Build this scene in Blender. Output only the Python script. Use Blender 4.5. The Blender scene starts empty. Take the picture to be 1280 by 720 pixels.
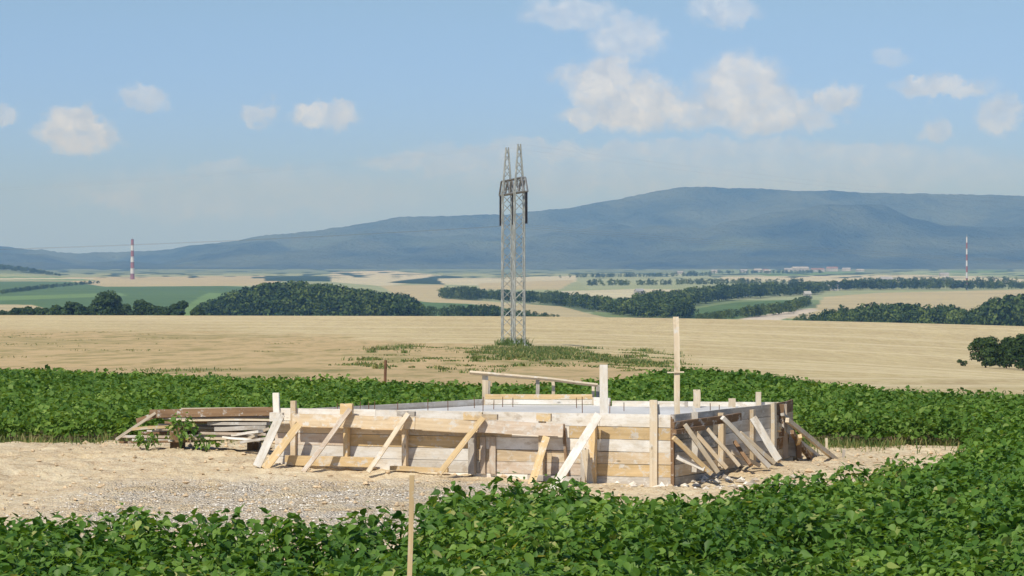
import bpy, math, random
import numpy as np
from mathutils import Vector, Matrix
random.seed(7); RNG = np.random.default_rng(11)
F, H, HR = 3000.0, 2.5, 325.0          # lens (px of a 1280 wide picture), eye height, eye-level row
scene = bpy.context.scene
COL = scene.collection
R = math.radians

# ------------------------------------------------------------ helpers
def link(o, parent=None):
    COL.objects.link(o)
    if parent: o.parent = parent
    return o
def tag(o, label=None, cat=None, group=None, kind=None):
    if label: o['label'] = label
    if cat: o['category'] = cat
    if group: o['group'] = group
    if kind: o['kind'] = kind
    return o
def empty(name, loc, rz=0.0):
    o = bpy.data.objects.new(name, None); link(o)
    o.location = loc; o.rotation_euler = (0, 0, rz); o.empty_display_size = .2
    return o
def mesh_np(name, V, faces, mat, parent=None, attrs=None, cols=None, smooth=False):
    """faces: array (n,k) or list of such arrays"""
    if not isinstance(faces, list): faces = [faces]
    faces = [np.asarray(f, dtype=np.int64) for f in faces if len(f)]
    me = bpy.data.meshes.new(name)
    V = np.asarray(V, dtype=np.float32)
    me.vertices.add(len(V)); me.vertices.foreach_set('co', V.ravel())
    loops = np.concatenate([f.ravel() for f in faces]).astype(np.int32)
    tot = np.concatenate([np.full(len(f), f.shape[1]) for f in faces]).astype(np.int32)
    st = np.concatenate([[0], np.cumsum(tot)[:-1]]).astype(np.int32)
    me.loops.add(len(loops)); me.loops.foreach_set('vertex_index', loops)
    me.polygons.add(len(tot)); me.polygons.foreach_set('loop_start', st)
    me.polygons.foreach_set('loop_total', tot)
    me.polygons.foreach_set('use_smooth', np.full(len(tot), smooth))
    me.update(calc_edges=True)
    for k, a in (attrs or {}).items():
        at = me.attributes.new(k, 'FLOAT', 'POINT'); at.data.foreach_set('value', np.asarray(a, dtype=np.float32))
    if cols is not None:
        at = me.attributes.new('tint', 'FLOAT_COLOR', 'POINT')
        c4 = np.ones((len(V), 4), dtype=np.float32); c4[:, :3] = cols
        at.data.foreach_set('color', c4.ravel())
    me.materials.append(mat)
    return link(bpy.data.objects.new(name, me), parent)

def _h(ix, iy, s):
    h = (ix * 374761393 + iy * 668265263 + s * 982451653) & 0x7fffffff
    h = ((h ^ (h >> 13)) * 1274126177) & 0x7fffffff
    h = (h ^ (h >> 16)) & 0xffff
    return h / 65535.0
def vn(x, y, s=0):
    x = np.asarray(x, float); y = np.asarray(y, float)
    ix = np.floor(x).astype(np.int64); iy = np.floor(y).astype(np.int64)
    fx = x - ix; fy = y - iy
    fx = fx * fx * (3 - 2 * fx); fy = fy * fy * (3 - 2 * fy)
    a = _h(ix, iy, s); b = _h(ix + 1, iy, s); c = _h(ix, iy + 1, s); d = _h(ix + 1, iy + 1, s)
    return (a * (1 - fx) + b * fx) * (1 - fy) + (c * (1 - fx) + d * fx) * fy
def fbm(x, y, s=0, o=4):
    t = 0; a = .5; k = 1.0; n = 0
    for i in range(o):
        t = t + a * vn(x * k, y * k, s + i * 17); n += a; a *= .5; k *= 2.03
    return t / n - .5
def sstep(a, b, x):
    t = np.clip((x - a) / (b - a), 0, 1); return t * t * (3 - 2 * t)

# ------------------------------------------------------------ terrain
def zr(row, D): return H - (row - HR) * D / F
DK = [0, 20, 33, 45, 60, 85, 115, 150, 300, 450, 600, 700, 740, 790, 860, 950, 1300, 8300]
def kz(r115, r150, r300, r450, r600, r700):
    zs = [0, 0, 0, -.36, -.84, -1.66, zr(r115, 115), zr(r150, 150), zr(r300, 300), zr(r450, 450), zr(r600, 600), zr(r700, 700)]
    z7 = zs[-1]
    return zs + [z7 - 1.2, z7 - 4.5, z7 - 10, -31, -29, -29]
ZL = kz(459, 449, 425, 410, 400, 393); ZM = kz(462, 452, 431, 415, 402.5, 394.5); ZR_ = kz(482, 477, 463, 441, 420, 407)
# smooth the profiles a little
DD = np.concatenate([np.linspace(0, 60, 241), np.geomspace(60.5, 8300, 900)])
def smooth_prof(z):
    p = np.interp(DD, DK, z); 
    for _ in range(60): p[1:-1] = .25 * p[:-2] + .5 * p[1:-1] + .25 * p[2:]
    return p
PL, PM, PR = map(smooth_prof, (ZL, ZM, ZR_))
RIDX = [-700, -300, 0, 40, 100, 165, 200, 250, 300, 325, 400, 450, 500, 600, 640, 720, 780, 830, 850, 900, 1000, 1100, 1280, 1500, 2000]
RIDY = [306, 304, 308, 312, 316, 315, 312, 306, 300, 295, 288, 280, 271, 268, 267, 258, 247, 237, 233.5, 234.5, 238, 241, 244, 250, 262]
FHX = [-700, 0, 250, 420, 600, 800, 880, 960, 1080, 1180, 1280, 1500]
FHZ = [0, 8, 14, 25, 12, 30, 60, 125, 120, 60, 70, 40]
def near_local(x, y):
    """the bare pad round the formwork: a low bank of spoil, ruts and crumbs"""
    m = pad_mask(x, y)
    bank = .17 * sstep(1.5, -1.2, x) * np.exp(-((y - 28.2) / 1.5) ** 2)
    heap = .13 * np.exp(-((x - 3.3) / 1.1) ** 2 - ((y - 28.0) / .8) ** 2)
    heap2 = .05 * np.exp(-((x - 1.0) / 1.4) ** 2 - ((y - 25.9) / .35) ** 2)
    bum = .07 * fbm(x * 1.1, y * 1.1, 3, 4) + .08 * np.abs(fbm(x * 2.4, y * 4.0, 7, 4)) + .045 * fbm(x * 8, y * 8, 5, 3)
    for yy_ in (29.9, 28.35): bum = bum - .05 * np.exp(-((y - yy_ - .25 * np.sin(x * .5) - .12 * (x + 5)) / .13) ** 2) * sstep(-2.2, -3.4, x)
    left = .10 * sstep(-1.5, -4, x) * np.exp(-((y - 30.5) / 2.0) ** 2)
    return m * (bank + heap + heap2 + left) + (m * .9 + .25) * bum
NEX = [-6, -4.6, -3.9, -3.2, -2.95, -2.5, -2.05, -1.65, -1.25, -1.0, -.75, -.55, .1, .5, 1.3, 1.6, 2.2, 3.0, 4.1, 4.9, 5.4, 6.0]
NEY = [18.8, 18.9, 19.2, 18.5, 19.6, 18.9, 19.5, 19.2, 19.8, 18.9, 19.0, 20.9, 21.4, 21.7, 21.1, 21.4, 22.1, 23.1, 24.6, 26.2, 27.5, 30]
def near_edge(x): return np.interp(x, NEX, NEY)
def far_edge(x): return 31.6 + .5 * (vn(x * .8, x * 0, 9) - .5) + .9 * sstep(-2.5, -4.5, x) + .5 * sstep(2.5, 4, x)
def pad_mask(x, y, soft=.25):
    x = np.asarray(x, float); y = np.asarray(y, float)
    n = (vn(x * 2.2, y * 2.2, 21) - .5) * .35
    a = sstep(-soft, soft, y - near_edge(x) + n)
    b = sstep(-soft, soft, far_edge(x) - y + n)
    c = sstep(-soft, soft, 5.75 + .1 * (y - 28) - x + n)
    d = sstep(-14, -12, x)
    return a * b * c * d
def TPX(x, y):
    az = np.clip(np.arctan2(x, y), -R(25), R(25))
    return 640 + F * np.tan(az)
def TD(x, y):
    r = np.hypot(x, y); az = np.abs(np.arctan2(x, y))
    return r * np.maximum(np.cos(az), math.cos(R(25)))
def T(x, y, local=True):
    x = np.asarray(x, float); y = np.asarray(y, float)
    D = TD(x, y); px = TPX(x, y)
    zl = np.interp(D, DD, PL); zm = np.interp(D, DD, PM); zrr = np.interp(D, DD, PR)
    w = np.clip((px - 0) / 640, 0, 1); w2 = np.clip((px - 640) / 640, 0, 1.15)
    w2 = w2 * (.45 + .55 * np.clip(w2, 0, 1))
    z = zl * (1 - w) + zm * w + (zrr - zm) * w2
    z = z + .10 * sstep(60, 150, D) * fbm(x / 22, y / 30, 31, 3) * sstep(750, 500, D) * 2.5
    z = z + 1.6 * sstep(1200, 2500, D) * fbm(x / 500, y / 900, 41, 3) * sstep(8000, 6000, D) * 2
    z = z + 10 * np.exp(-((px - 385) / 95) ** 2 - ((D - 1330) / 110) ** 2)
    z = z + 14 * np.exp(-((px + 10) / 75) ** 2 - ((D - 4300) / 260) ** 2)
    # mountains
    row = np.interp(px, RIDX, RIDY)
    zt = H + (HR - row) * 12000 / F + 12 * fbm(px / 26, px * 0, 501, 4) + 7 * fbm(px / 4, px * 0, 502, 2)
    t = np.clip((D - 8300) / 3700, 0, 1)
    S = t ** 1.25 * (1 - .12 * np.sin(t * math.pi))
    back = sstep(12000, 14800, D)
    rid = 1 - np.abs(2 * (fbm(x / 900, y / 2300, 51, 4)) * 1.6)
    m = (zt + 29) * S * (1 - .75 * back)
    m = m + 115 * 4 * S * (1 - S) * (rid - .75) + 26 * S * fbm(x / 260, y / 420, 61, 3)* (1 - sstep(.93, 1.0, t) * .85)
    m = m + np.interp(px, FHX, FHZ) * np.exp(-((D - 9900) / 620) ** 2) * (.7 + .9 * (fbm(x / 300, y / 900, 71, 3) + .4))
    z = z + np.where(D > 8300, m, 0)
    if local:
        nr = D < 60
        z = z + np.where(nr, near_local(x, y), 0)
    return z
def Ts(x, y): return float(T(np.array([x]), np.array([y]))[0])
def ground_at(px, row, off=0.0, Dmin=12, Dmax=9000):
    """first terrain point seen at that pixel (off: height of what covers it)"""
    Ds = np.geomspace(Dmin, Dmax, 3000); x = (px - 640) / F * Ds
    rr = HR + F * (H - T(x, Ds) - off) / Ds
    i = int(np.argmax(rr <= row))
    return float(x[i]), float(Ds[i])

# ------------------------------------------------------------ materials
def nt(name):
    m = bpy.data.materials.new(name); m.use_nodes = True; t = m.node_tree; t.nodes.clear()
    out = t.nodes.new('ShaderNodeOutputMaterial'); return m, t, out
def N(t, typ, **kw):
    n = t.nodes.new(typ)
    for k, v in kw.items():
        if k.startswith('_'): setattr(n, k[1:], v)
        else: n.inputs[k.replace('__', ' ')].default_value = v
    return n
def mixc(t, fac, a, b, mode='MIX'):
    n = t.nodes.new('ShaderNodeMix'); n.data_type = 'RGBA'; n.blend_type = mode
    for sock, v in ((n.inputs[0], fac), (n.inputs[6], a), (n.inputs[7], b)):
        if isinstance(v, bpy.types.NodeSocket): t.links.new(v, sock)
        elif isinstance(v, (int, float)): sock.default_value = v
        else: sock.default_value = (*v, 1)
    return n.outputs[2]
def ramp(t, val, stops):
    n = t.nodes.new('ShaderNodeValToRGB'); e = n.color_ramp.elements
    while len(e) < len(stops): e.new(.5)
    for k, (p, c) in enumerate(stops):
        e[k].position = p; e[k].color = (*c, 1) if not isinstance(c, (int, float)) else (c, c, c, 1)
    t.links.new(val, n.inputs[0]); return n.outputs[0]
def noise(t, vec, scale, detail=4, rough=.55, mscale=None):
    if mscale:
        mp = t.nodes.new('ShaderNodeMapping'); mp.inputs['Scale'].default_value = mscale
        t.links.new(vec, mp.inputs[0]); vec = mp.outputs[0]
    n = t.nodes.new('ShaderNodeTexNoise'); n.inputs['Scale'].default_value = scale
    n.inputs['Detail'].default_value = detail; n.inputs['Roughness'].default_value = rough
    t.links.new(vec, n.inputs['Vector']); return n.outputs[0]
def math_(t, op, a, b=None, c=None, clamp=False):
    n = t.nodes.new('ShaderNodeMath'); n.operation = op; n.use_clamp = clamp
    for i, v in enumerate((a, b, c)):
        if v is None: continue
        if isinstance(v, bpy.types.NodeSocket): t.links.new(v, n.inputs[i])
        else: n.inputs[i].default_value = v
    return n.outputs[0]
def bsdf(t, out, col, rough=.8, spec=.3, bump=None, bstr=.5, bdist=.02, metal=0.0):
    b = t.nodes.new('ShaderNodeBsdfPrincipled')
    if isinstance(col, bpy.types.NodeSocket): t.links.new(col, b.inputs['Base Color'])
    else: b.inputs['Base Color'].default_value = (*col, 1)
    b.inputs['Roughness'].default_value = rough; b.inputs['Specular IOR Level'].default_value = spec
    b.inputs['Metallic'].default_value = metal
    if bump is not None:
        bn = t.nodes.new('ShaderNodeBump'); bn.inputs['Strength'].default_value = bstr
        bn.inputs['Distance'].default_value = bdist
        t.links.new(bump, bn.inputs['Height']); t.links.new(bn.outputs[0], b.inputs['Normal'])
    t.links.new(b.outputs[0], out.inputs[0]); return b

def wood(name, c1, c2, lime=0.0, dirt=.3, limec=(.72, .69, .64)):
    m, t, out = nt(name)
    tc = t.nodes.new('ShaderNodeTexCoord'); oi = t.nodes.new('ShaderNodeObjectInfo')
    va = t.nodes.new('ShaderNodeVectorMath'); va.operation = 'ADD'
    sc = t.nodes.new('ShaderNodeVectorMath'); sc.operation = 'SCALE'
    cb = t.nodes.new('ShaderNodeCombineXYZ')
    for i in range(3): t.links.new(oi.outputs['Random'], cb.inputs[i])
    t.links.new(cb.outputs[0], sc.inputs[0]); sc.inputs['Scale'].default_value = 37.0
    t.links.new(tc.outputs['Object'], va.inputs[0]); t.links.new(sc.outputs[0], va.inputs[1])
    v = va.outputs[0]
    grain = noise(t, v, 1.0, 5, .6, (1.1, 38, 38))
    base = mixc(t, ramp(t, grain, [(.35, 0.0), (.7, 1.0)]), c1, c2)
    blot = noise(t, v, 2.3, 4, .6, (1, 3, 3))
    base = mixc(t, ramp(t, blot, [(.45, 0.0), (.7, dirt)]), base, tuple(k * .45 for k in c2))
    if lime > 0:
        l = noise(t, v, 3.1, 5, .7, (1, 2.2, 2.2))
        base = mixc(t, ramp(t, l, [(.62 - lime * .35, 0.0), (.75 - lime * .25, .85)]), base, limec)
    sp = noise(t, v, 9.0, 6, .75); base = mixc(t, ramp(t, sp, [(.55, 0.), (.62, .75)]), base, (.64, .62, .59))
    md = noise(t, v, 5.0, 5, .7, (1, 1.6, 1.6)); base = mixc(t, ramp(t, md, [(.57, 0.), (.68, .55)]), base, (.36, .27, .18))
    kn = t.nodes.new('ShaderNodeTexVoronoi'); kn.inputs['Scale'].default_value = 4.5
    mp = t.nodes.new('ShaderNodeMapping'); mp.inputs['Scale'].default_value = (.7, 1.6, 1.6)
    t.links.new(v, mp.inputs[0]); t.links.new(mp.outputs[0], kn.inputs['Vector'])
    base = mixc(t, ramp(t, kn.outputs['Distance'], [(.05, .75), (.11, 0.0)]), base, tuple(k * .3 for k in c2))
    br = math_(t, 'MULTIPLY_ADD', oi.outputs['Random'], .34, .80)
    hs = t.nodes.new('ShaderNodeHueSaturation'); t.links.new(br, hs.inputs['Value']); t.links.new(base, hs.inputs['Color'])
    bsdf(t, out, hs.outputs[0], .8, .2, grain, .5, .004)
    return m
W_PALE = wood('pale_timber', (.72, .61, .46), (.60, .48, .34), .15)
W_WHITE = wood('limed_timber', (.72, .65, .56), (.60, .53, .44), .6, .22, (.80, .77, .73))
W_YEL = wood('yellow_pine', (.72, .53, .30), (.58, .41, .21), .12, .3)
W_TAN = wood('tan_pine', (.68, .54, .37), (.56, .42, .27), .2, .3)
W_PINK = wood('rosy_timber', (.66, .54, .43), (.54, .42, .32), .3, .3)
W_GREY = wood('weathered_timber', (.54, .49, .43), (.42, .37, .32), .3, .4, (.66, .63, .59))
W_BROWN = wood('brown_timber', (.30, .19, .11), (.19, .11, .06), 0, .5)
W_DARK = wood('dark_grey_timber', (.27, .27, .28), (.2, .2, .2), .2, .4, (.45, .45, .45))  # darker grey boards, used just below the brown waler

m, t, out = nt('fresh_concrete')
tc = t.nodes.new('ShaderNodeTexCoord')
n1 = noise(t, tc.outputs['Object'], 1.2, 5); n2 = noise(t, tc.outputs['Object'], 14, 4)
c = mixc(t, ramp(t, n1, [(.35, 0.), (.65, 1.)]), (.52, .51, .50), (.68, .67, .66)); c = mixc(t, .2, c, n2, 'MULTIPLY')
bsdf(t, out, c, .8, .2, n2, .4, .01); CONC = m
def flat(name, c, rough=.6, metal=0, sc=6.0, var=.25):
    m, t, out = nt(name); tc = t.nodes.new('ShaderNodeTexCoord')
    n1 = noise(t, tc.outputs['Object'], sc, 4)
    cc = mixc(t, ramp(t, n1, [(.3, 0.), (.7, 1.)]), tuple(k * (1 - var) for k in c), tuple(min(1, k * (1 + var)) for k in c))
    bsdf(t, out, cc, rough, .3, metal=metal); return m
RUST = flat('rusty_steel', (.16, .08, .045), .8); STEEL = flat('galvanised_steel', (.34, .36, .35), .55, .15, 2)
STEELD = flat('weathered_steel', (.2, .2, .2), .6, .2); PORC = flat('dark_glazed_porcelain', (.03, .025, .025), .3)
WIRE = flat('aluminium_wire', (.2, .2, .21), .6, .2)
MRED = flat('faded_red_paint', (.27, .11, .11), .6, 0, .2, .1); MWHT = flat('white_mast_paint', (.56, .56, .58), .6, 0, .2, .05)
BARK = flat('bark', (.12, .09, .06), .9); HWALL = flat('white_render', (.38, .37, .35), .8, 0, .1); HROOF = flat('clay_roof', (.25, .15, .12), .8, 0, .1)
HGREY = flat('grey_sheet_roof', (.3, .3, .31), .7, 0, .1); GLASSD = flat('dark_window', (.05, .06, .07), .2, 0, .1)
STEM = flat('green_stem', (.12, .2, .05), .6)

def leafmat(name, stops, transl=.3, rough=.45, nsc=None, spec=.35):
    m, t, out = nt(name)
    at = t.nodes.new('ShaderNodeAttribute'); at.attribute_name = 'rnd'
    c = ramp(t, at.outputs['Fac'], stops)
    if nsc:
        ge = t.nodes.new('ShaderNodeNewGeometry'); nn = noise(t, ge.outputs['Position'], nsc, 3)
        hs = t.nodes.new('ShaderNodeHueSaturation'); t.links.new(c, hs.inputs['Color'])
        t.links.new(math_(t, 'MULTIPLY_ADD', nn, 1.3, .35), hs.inputs['Value'])
        t.links.new(math_(t, 'MULTIPLY_ADD', nn, -.06, .53), hs.inputs['Hue']); c = hs.outputs[0]
    b = bsdf(t, out, c, rough, spec)
    tr = t.nodes.new('ShaderNodeBsdfTranslucent')
    c2 = mixc(t, 1.0, c, (1.5, 1.35, .5), 'MULTIPLY'); t.links.new(c2, tr.inputs[0])
    mx = t.nodes.new('ShaderNodeMixShader'); mx.inputs[0].default_value = transl
    t.links.new(b.outputs[0], mx.inputs[1]); t.links.new(tr.outputs[0], mx.inputs[2])
    t.links.new(mx.outputs[0], out.inputs[0]); return m
CROP = leafmat('crop_leaf', [(0, (.045, .115, .018)), (.45, (.11, .22, .034)), (.85, (.20, .32, .06)), (1., (.42, .42, .15))], .38, .5, .9, .28)
CROPF = leafmat('crop_leaf_far', [(0, (.05, .12, .02)), (.5, (.115, .215, .034)), (1., (.24, .34, .08))], .36, .6, .25, .2)
TREE = leafmat('tree_leaf', [(0, (.02, .042, .014)), (.5, (.04, .072, .02)), (1., (.09, .13, .035))], .15, .7, .12, .15)
WOODM = leafmat('wood_leaf', [(0, (.026, .05, .015)), (.5, (.055, .09, .024)), (1., (.12, .16, .04))], .15, .8, .015, .1)
WEED = leafmat('weed_leaf', [(0, (.07, .12, .03)), (.5, (.13, .19, .05)), (1., (.36, .31, .14))], .3, .7, 1.0)
STRAW = leafmat('dry_straw', [(0, (.42, .32, .18)), (.6, (.55, .43, .26)), (1., (.3, .2, .11))], .1, .8)

# --- ground (crop soil, bare pad, gravel, beginning of the stubble)
def stubble_nodes(t, pos):
    a = noise(t, pos, 1.0, 5, .6, (.035, .012, .05)); b = noise(t, pos, 1.0, 6, .7, (.35, .055, .3))
    c = noise(t, pos, 1.0, 5, .8, (1.6, .30, 2.0)); g = noise(t, pos, 1.0, 6, .72, (.45, .075, .3))
    col = mixc(t, ramp(t, a, [(.35, 0.), (.62, 1.)]), (.45, .37, .19), (.55, .46, .255))
    col = mixc(t, ramp(t, b, [(.42, 0.), (.64, .65)]), col, (.36, .27, .15))
    col = mixc(t, ramp(t, c, [(.45, 0.), (.62, .6)]), col, (.66, .54, .34))
    c2_ = noise(t, pos, 1.0, 6, .8, (.9, .16, 2.0)); col = mixc(t, ramp(t, c2_, [(.50, 0.), (.62, .55)]), col, (.36, .26, .14))
    sw = noise(t, pos, 1.0, 2, .5, (.008, .11, .05)); col = mixc(t, ramp(t, sw, [(.52, 0.), (.60, .5)]), col, (.66, .56, .36))
    rw = t.nodes.new('ShaderNodeAttribute'); rw.attribute_name = 'rough'
    k = math_(t, 'MULTIPLY', ramp(t, g, [(.48, 0.), (.62, .85)]), rw.outputs['Fac'])
    col = mixc(t, math_(t, 'MULTIPLY', rw.outputs['Fac'], .85), col, (.50, .36, .195))
    col = mixc(t, k, col, (.27, .235, .10))
    gr = t.nodes.new('ShaderNodeAttribute'); gr.attribute_name = 'grassy'
    col = mixc(t, gr.outputs['Fac'], col, (.15, .17, .055))
    # drill lines running across the slope
    w = t.nodes.new('ShaderNodeTexWave'); w.bands_direction = 'Y'; w.inputs['Scale'].default_value = .12
    w.inputs['Distortion'].default_value = 2.0; w.inputs['Detail'].default_value = 2; w.inputs['Detail Scale'].default_value = .2
    mp = t.nodes.new('ShaderNodeMapping'); mp.inputs['Rotation'].default_value = (0, 0, R(-7)); t.links.new(pos, mp.inputs[0]); t.links.new(mp.outputs[0], w.inputs[0])
    col = mixc(t, ramp(t, w.outputs['Fac'], [(.5, 0.), (1., .16)]), col, (.34, .25, .14))
    return col, c
m, t, out = nt('field_and_bare_earth')
ge = t.nodes.new('ShaderNodeNewGeometry'); pos = ge.outputs['Position']
sc_, sb = stubble_nodes(t, pos)
soil = mixc(t, noise(t, pos, 6, 4), (.20, .14, .09), (.34, .25, .17))
e1 = noise(t, pos, .9, 5, .62); e2 = noise(t, pos, 9, 5, .7); e3 = noise(t, pos, 38, 3, .7)
earth = mixc(t, ramp(t, e1, [(.38, 0.), (.62, 1.)]), (.58, .45, .27), (.66, .55, .37))
earth = mixc(t, ramp(t, e2, [(.46, 0.), (.66, .75)]), earth, (.42, .28, .16))
e4 = noise(t, pos, 1.0, 5, .7, (1.3, 4.0, 2))
earth = mixc(t, ramp(t, e4, [(.50, 0.), (.64, .7)]), earth, (.38, .26, .15))
earth = mixc(t, ramp(t, e3, [(.42, 0.), (.66, .55)]), earth, (.76, .65, .49))
vo = t.nodes.new('ShaderNodeTexVoronoi'); vo.inputs['Scale'].default_value = 40; t.links.new(pos, vo.inputs['Vector'])
vs = t.nodes.new('ShaderNodeSeparateColor'); t.links.new(vo.outputs['Color'], vs.inputs[0])
grav = mixc(t, vs.outputs[0], (.50, .43, .35), (.76, .71, .64)); 
grav = mixc(t, ramp(t, vo.outputs['Distance'], [(.35, 0.), (.7, .45)]), grav, (.42, .34, .24))
ga = t.nodes.new('ShaderNodeAttribute'); ga.attribute_name = 'gravel'
gm = math_(t, 'MULTIPLY', ga.outputs['Fac'], ramp(t, noise(t, pos, 1.6, 5, .75), [(.40, .0), (.60, .85)]))
earth = mixc(t, gm, earth, grav)
pa = t.nodes.new('ShaderNodeAttribute'); pa.attribute_name = 'pad'
sa = t.nodes.new('ShaderNodeAttribute'); sa.attribute_name = 'stub'
col = mixc(t, sa.outputs['Fac'], soil, sc_); col = mixc(t, pa.outputs['Fac'], col, earth)
hb = math_(t, 'ADD', e2, math_(t, 'MULTIPLY', e3, .4)); hb = math_(t, 'SUBTRACT', hb, math_(t, 'MULTIPLY', vo.outputs['Distance'], ga.outputs['Fac']))
bsdf(t, out, col, .95, .1, hb, .8, .05); GROUND = m
m, t, out = nt('stubble')
ge = t.nodes.new('ShaderNodeNewGeometry'); sc_, sb = stubble_nodes(t, ge.outputs['Position'])
bsdf(t, out, sc_, .95, .05, sb, .6, .15); STUB = m
m, t, out = nt('valley_fields')
at = t.nodes.new('ShaderNodeAttribute'); at.attribute_name = 'tint'
ge = t.nodes.new('ShaderNodeNewGeometry'); pos = ge.outputs['Position']
n1 = noise(t, pos, 1.0, 5, .6, (.006, .02, .01)); n2 = noise(t, pos, 1, 4, .6, (.05, .12, .1))
hs = t.nodes.new('ShaderNodeHueSaturation'); t.links.new(at.outputs['Color'], hs.inputs['Color'])
t.links.new(math_(t, 'ADD', math_(t, 'MULTIPLY_ADD', n1, .7, .45), math_(t, 'MULTIPLY', n2, .4)), hs.inputs['Value'])
bsdf(t, out, hs.outputs[0], .95, .05); VALLEY = m
m, t, out = nt('mountain_forest')
ge = t.nodes.new('ShaderNodeNewGeometry'); pos = ge.outputs['Position']
n1 = noise(t, pos, 1.0, 6, .62, (.0016, .0011, .003)); n2 = noise(t, pos, 1, 5, .7, (.012, .008, .02))
n3 = noise(t, pos, 1, 3, .6, (.0009, .0006, .004))
c = mixc(t, ramp(t, n1, [(.40, 0.), (.60, 1.)]), (.010, .018, .014), (.11, .13, .075)); c = mixc(t, ramp(t, n2, [(.35, 0.), (.7, .6)]), c, (.075, .095, .055))
sp = t.nodes.new('ShaderNodeSeparateXYZ'); t.links.new(pos, sp.inputs[0])
low = math_(t, 'MULTIPLY', ramp(t, n3, [(.58, 0.), (.68, .8)]), ramp(t, math_(t, 'DIVIDE', sp.outputs[2], 300.), [(.0, .8), (.5, .3), (.75, 0.)]))
c = mixc(t, low, c, (.13, .17, .08))
bsdf(t, out, c, .95, .02, n2, 1.0, 60); MTN = m

# ------------------------------------------------------------ the land, one sheet in four rings
fine = np.arange(-15.0, 15.001, .075); AZ = np.concatenate([np.arange(-180, -15, 3.0), fine, np.arange(18, 180, 3.0)])
AZ = np.radians(AZ)
def inpoly(px, py, poly):
    r = np.zeros(px.shape, bool); n = len(poly)
    for i in range(n):
        x0, y0 = poly[i]; x1, y1 = poly[(i + 1) % n]
        if y0 == y1: continue
        c = ((y0 > py) != (y1 > py)) & (px < (x1 - x0) * (py - y0) / (y1 - y0) + x0)
        r ^= c
    return r
def ring(name, Rs, mat, fn):
    A, RR = np.meshgrid(AZ, Rs); k = 1 / np.maximum(np.cos(A), math.cos(R(25)))
    X = RR * k * np.sin(A); Y = RR * k * np.cos(A); Z = T(X, Y)
    nr, na = X.shape; V = np.stack([X.ravel(), Y.ravel(), Z.ravel()], 1)
    i, j = np.meshgrid(np.arange(nr - 1), np.arange(na), indexing='ij'); j2 = (j + 1) % na
    Fc = np.stack([i * na + j, i * na + j2, (i + 1) * na + j2, (i + 1) * na + j], -1).reshape(-1, 4)[:, ::-1]
    at, col = fn(X.ravel(), Y.ravel(), Z.ravel())
    o = mesh_np(name, V, Fc, mat, None, at, col, smooth=True); o['kind'] = 'structure'; return o

# crop / stubble boundary as world curve, from the far edge of the green field
BP = [(-260, 452), (0, 456.5), (100, 460), (200, 464), (300, 467), (450, 471), (600, 476), (700, 473), (770, 470), (800, 465), (830, 459), (860, 456), (900, 459), (1000, 469), (1100, 480), (1180, 484), (1280, 488), (1500, 496)]
bpx = []; bD = []
for p, r_ in BP:
    xx, d_ = ground_at(p, r_, .5, 30, 400); bpx.append(p); bD.append(d_)
def stub_edge(px): return np.interp(px, bpx, bD)
def stub_mask(x, y):
    D = TD(x, y); px = TPX(x, y); n = (vn(x / 1.5, y / 1.5, 77) - .5) * 2.0
    return sstep(-.5, .5, D - stub_edge(px) + n)
def rough_grass(x, y, z):
    D = TD(x, y); px = TPX(x, y); row = HR + F * (H - z) / np.maximum(D, 1)
    n = fbm(x / 3, y / 12, 88, 5)
    rough = sstep(5, -5, (np.interp(px, [-300, 0, 200, 420, 600, 700, 850, 900], [412, 413, 414, 421, 432, 440, 448, 380]) - row) + n * 14) * sstep(900, 780, px) * (D < 600)
    d1 = ((px - 668) / 78) ** 2 + ((row - 444) / 12) ** 2
    d2 = ((px - 770) / 90) ** 2 + ((row - 451 - (px - 770) * .1) / 6) ** 2
    d3 = ((px - 250) / 120) ** 2 + ((row - 421) / 3.5) ** 2; d4 = ((px - 340) / 170) ** 2 + ((row - 463) / 2.5) ** 2
    d5 = ((px - 60) / 120) ** 2 + ((row - 428) / 6) ** 2; d6 = ((px - 480) / 50) ** 2 + ((row - 446) / 7) ** 2
    g = np.zeros_like(D)
    for d, s in ((d1, 1.), (d2, .9), (d3, .6), (d4, .75), (d5, .35), (d6, .35)):
        g = np.maximum(g, .62 * s * sstep(1.2, .2, d + n * 3.2))
    return rough, g * (D > 60)
def attr_near(x, y, z):
    gv = np.exp(-np.maximum(0, np.abs(x + 2.0) - 1.9) ** 2 / .5 - np.maximum(0, np.abs(y - 23.9) - 2.1) ** 2 / .35)
    gv = np.maximum(gv, .5 * np.exp(-((x + .2) / .7) ** 2 - ((y - 24.3) / 1.3) ** 2))
    rg, g = rough_grass(x, y, z)
    return {'pad': pad_mask(x, y), 'gravel': gv, 'stub': stub_mask(x, y), 'rough': rg, 'grassy': g}, None
ring('ground', np.concatenate([[.05, 2, 5, 8, 11], np.arange(12, 35, .07), np.geomspace(35, 120, 150)]), GROUND, attr_near)
def attr_stub(x, y, z):
    rg, g = rough_grass(x, y, z); return {'rough': rg, 'grassy': g}, None
ring('stubble_field', np.geomspace(120, 760, 260), STUB, attr_stub)
TAN = (.43, .365, .215); PTAN = (.48, .44, .30); GRN = (.095, .155, .06); GRN2 = (.15, .23, .08); WD = (.035, .06, .03); PGR = (.30, .33, .19)
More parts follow.
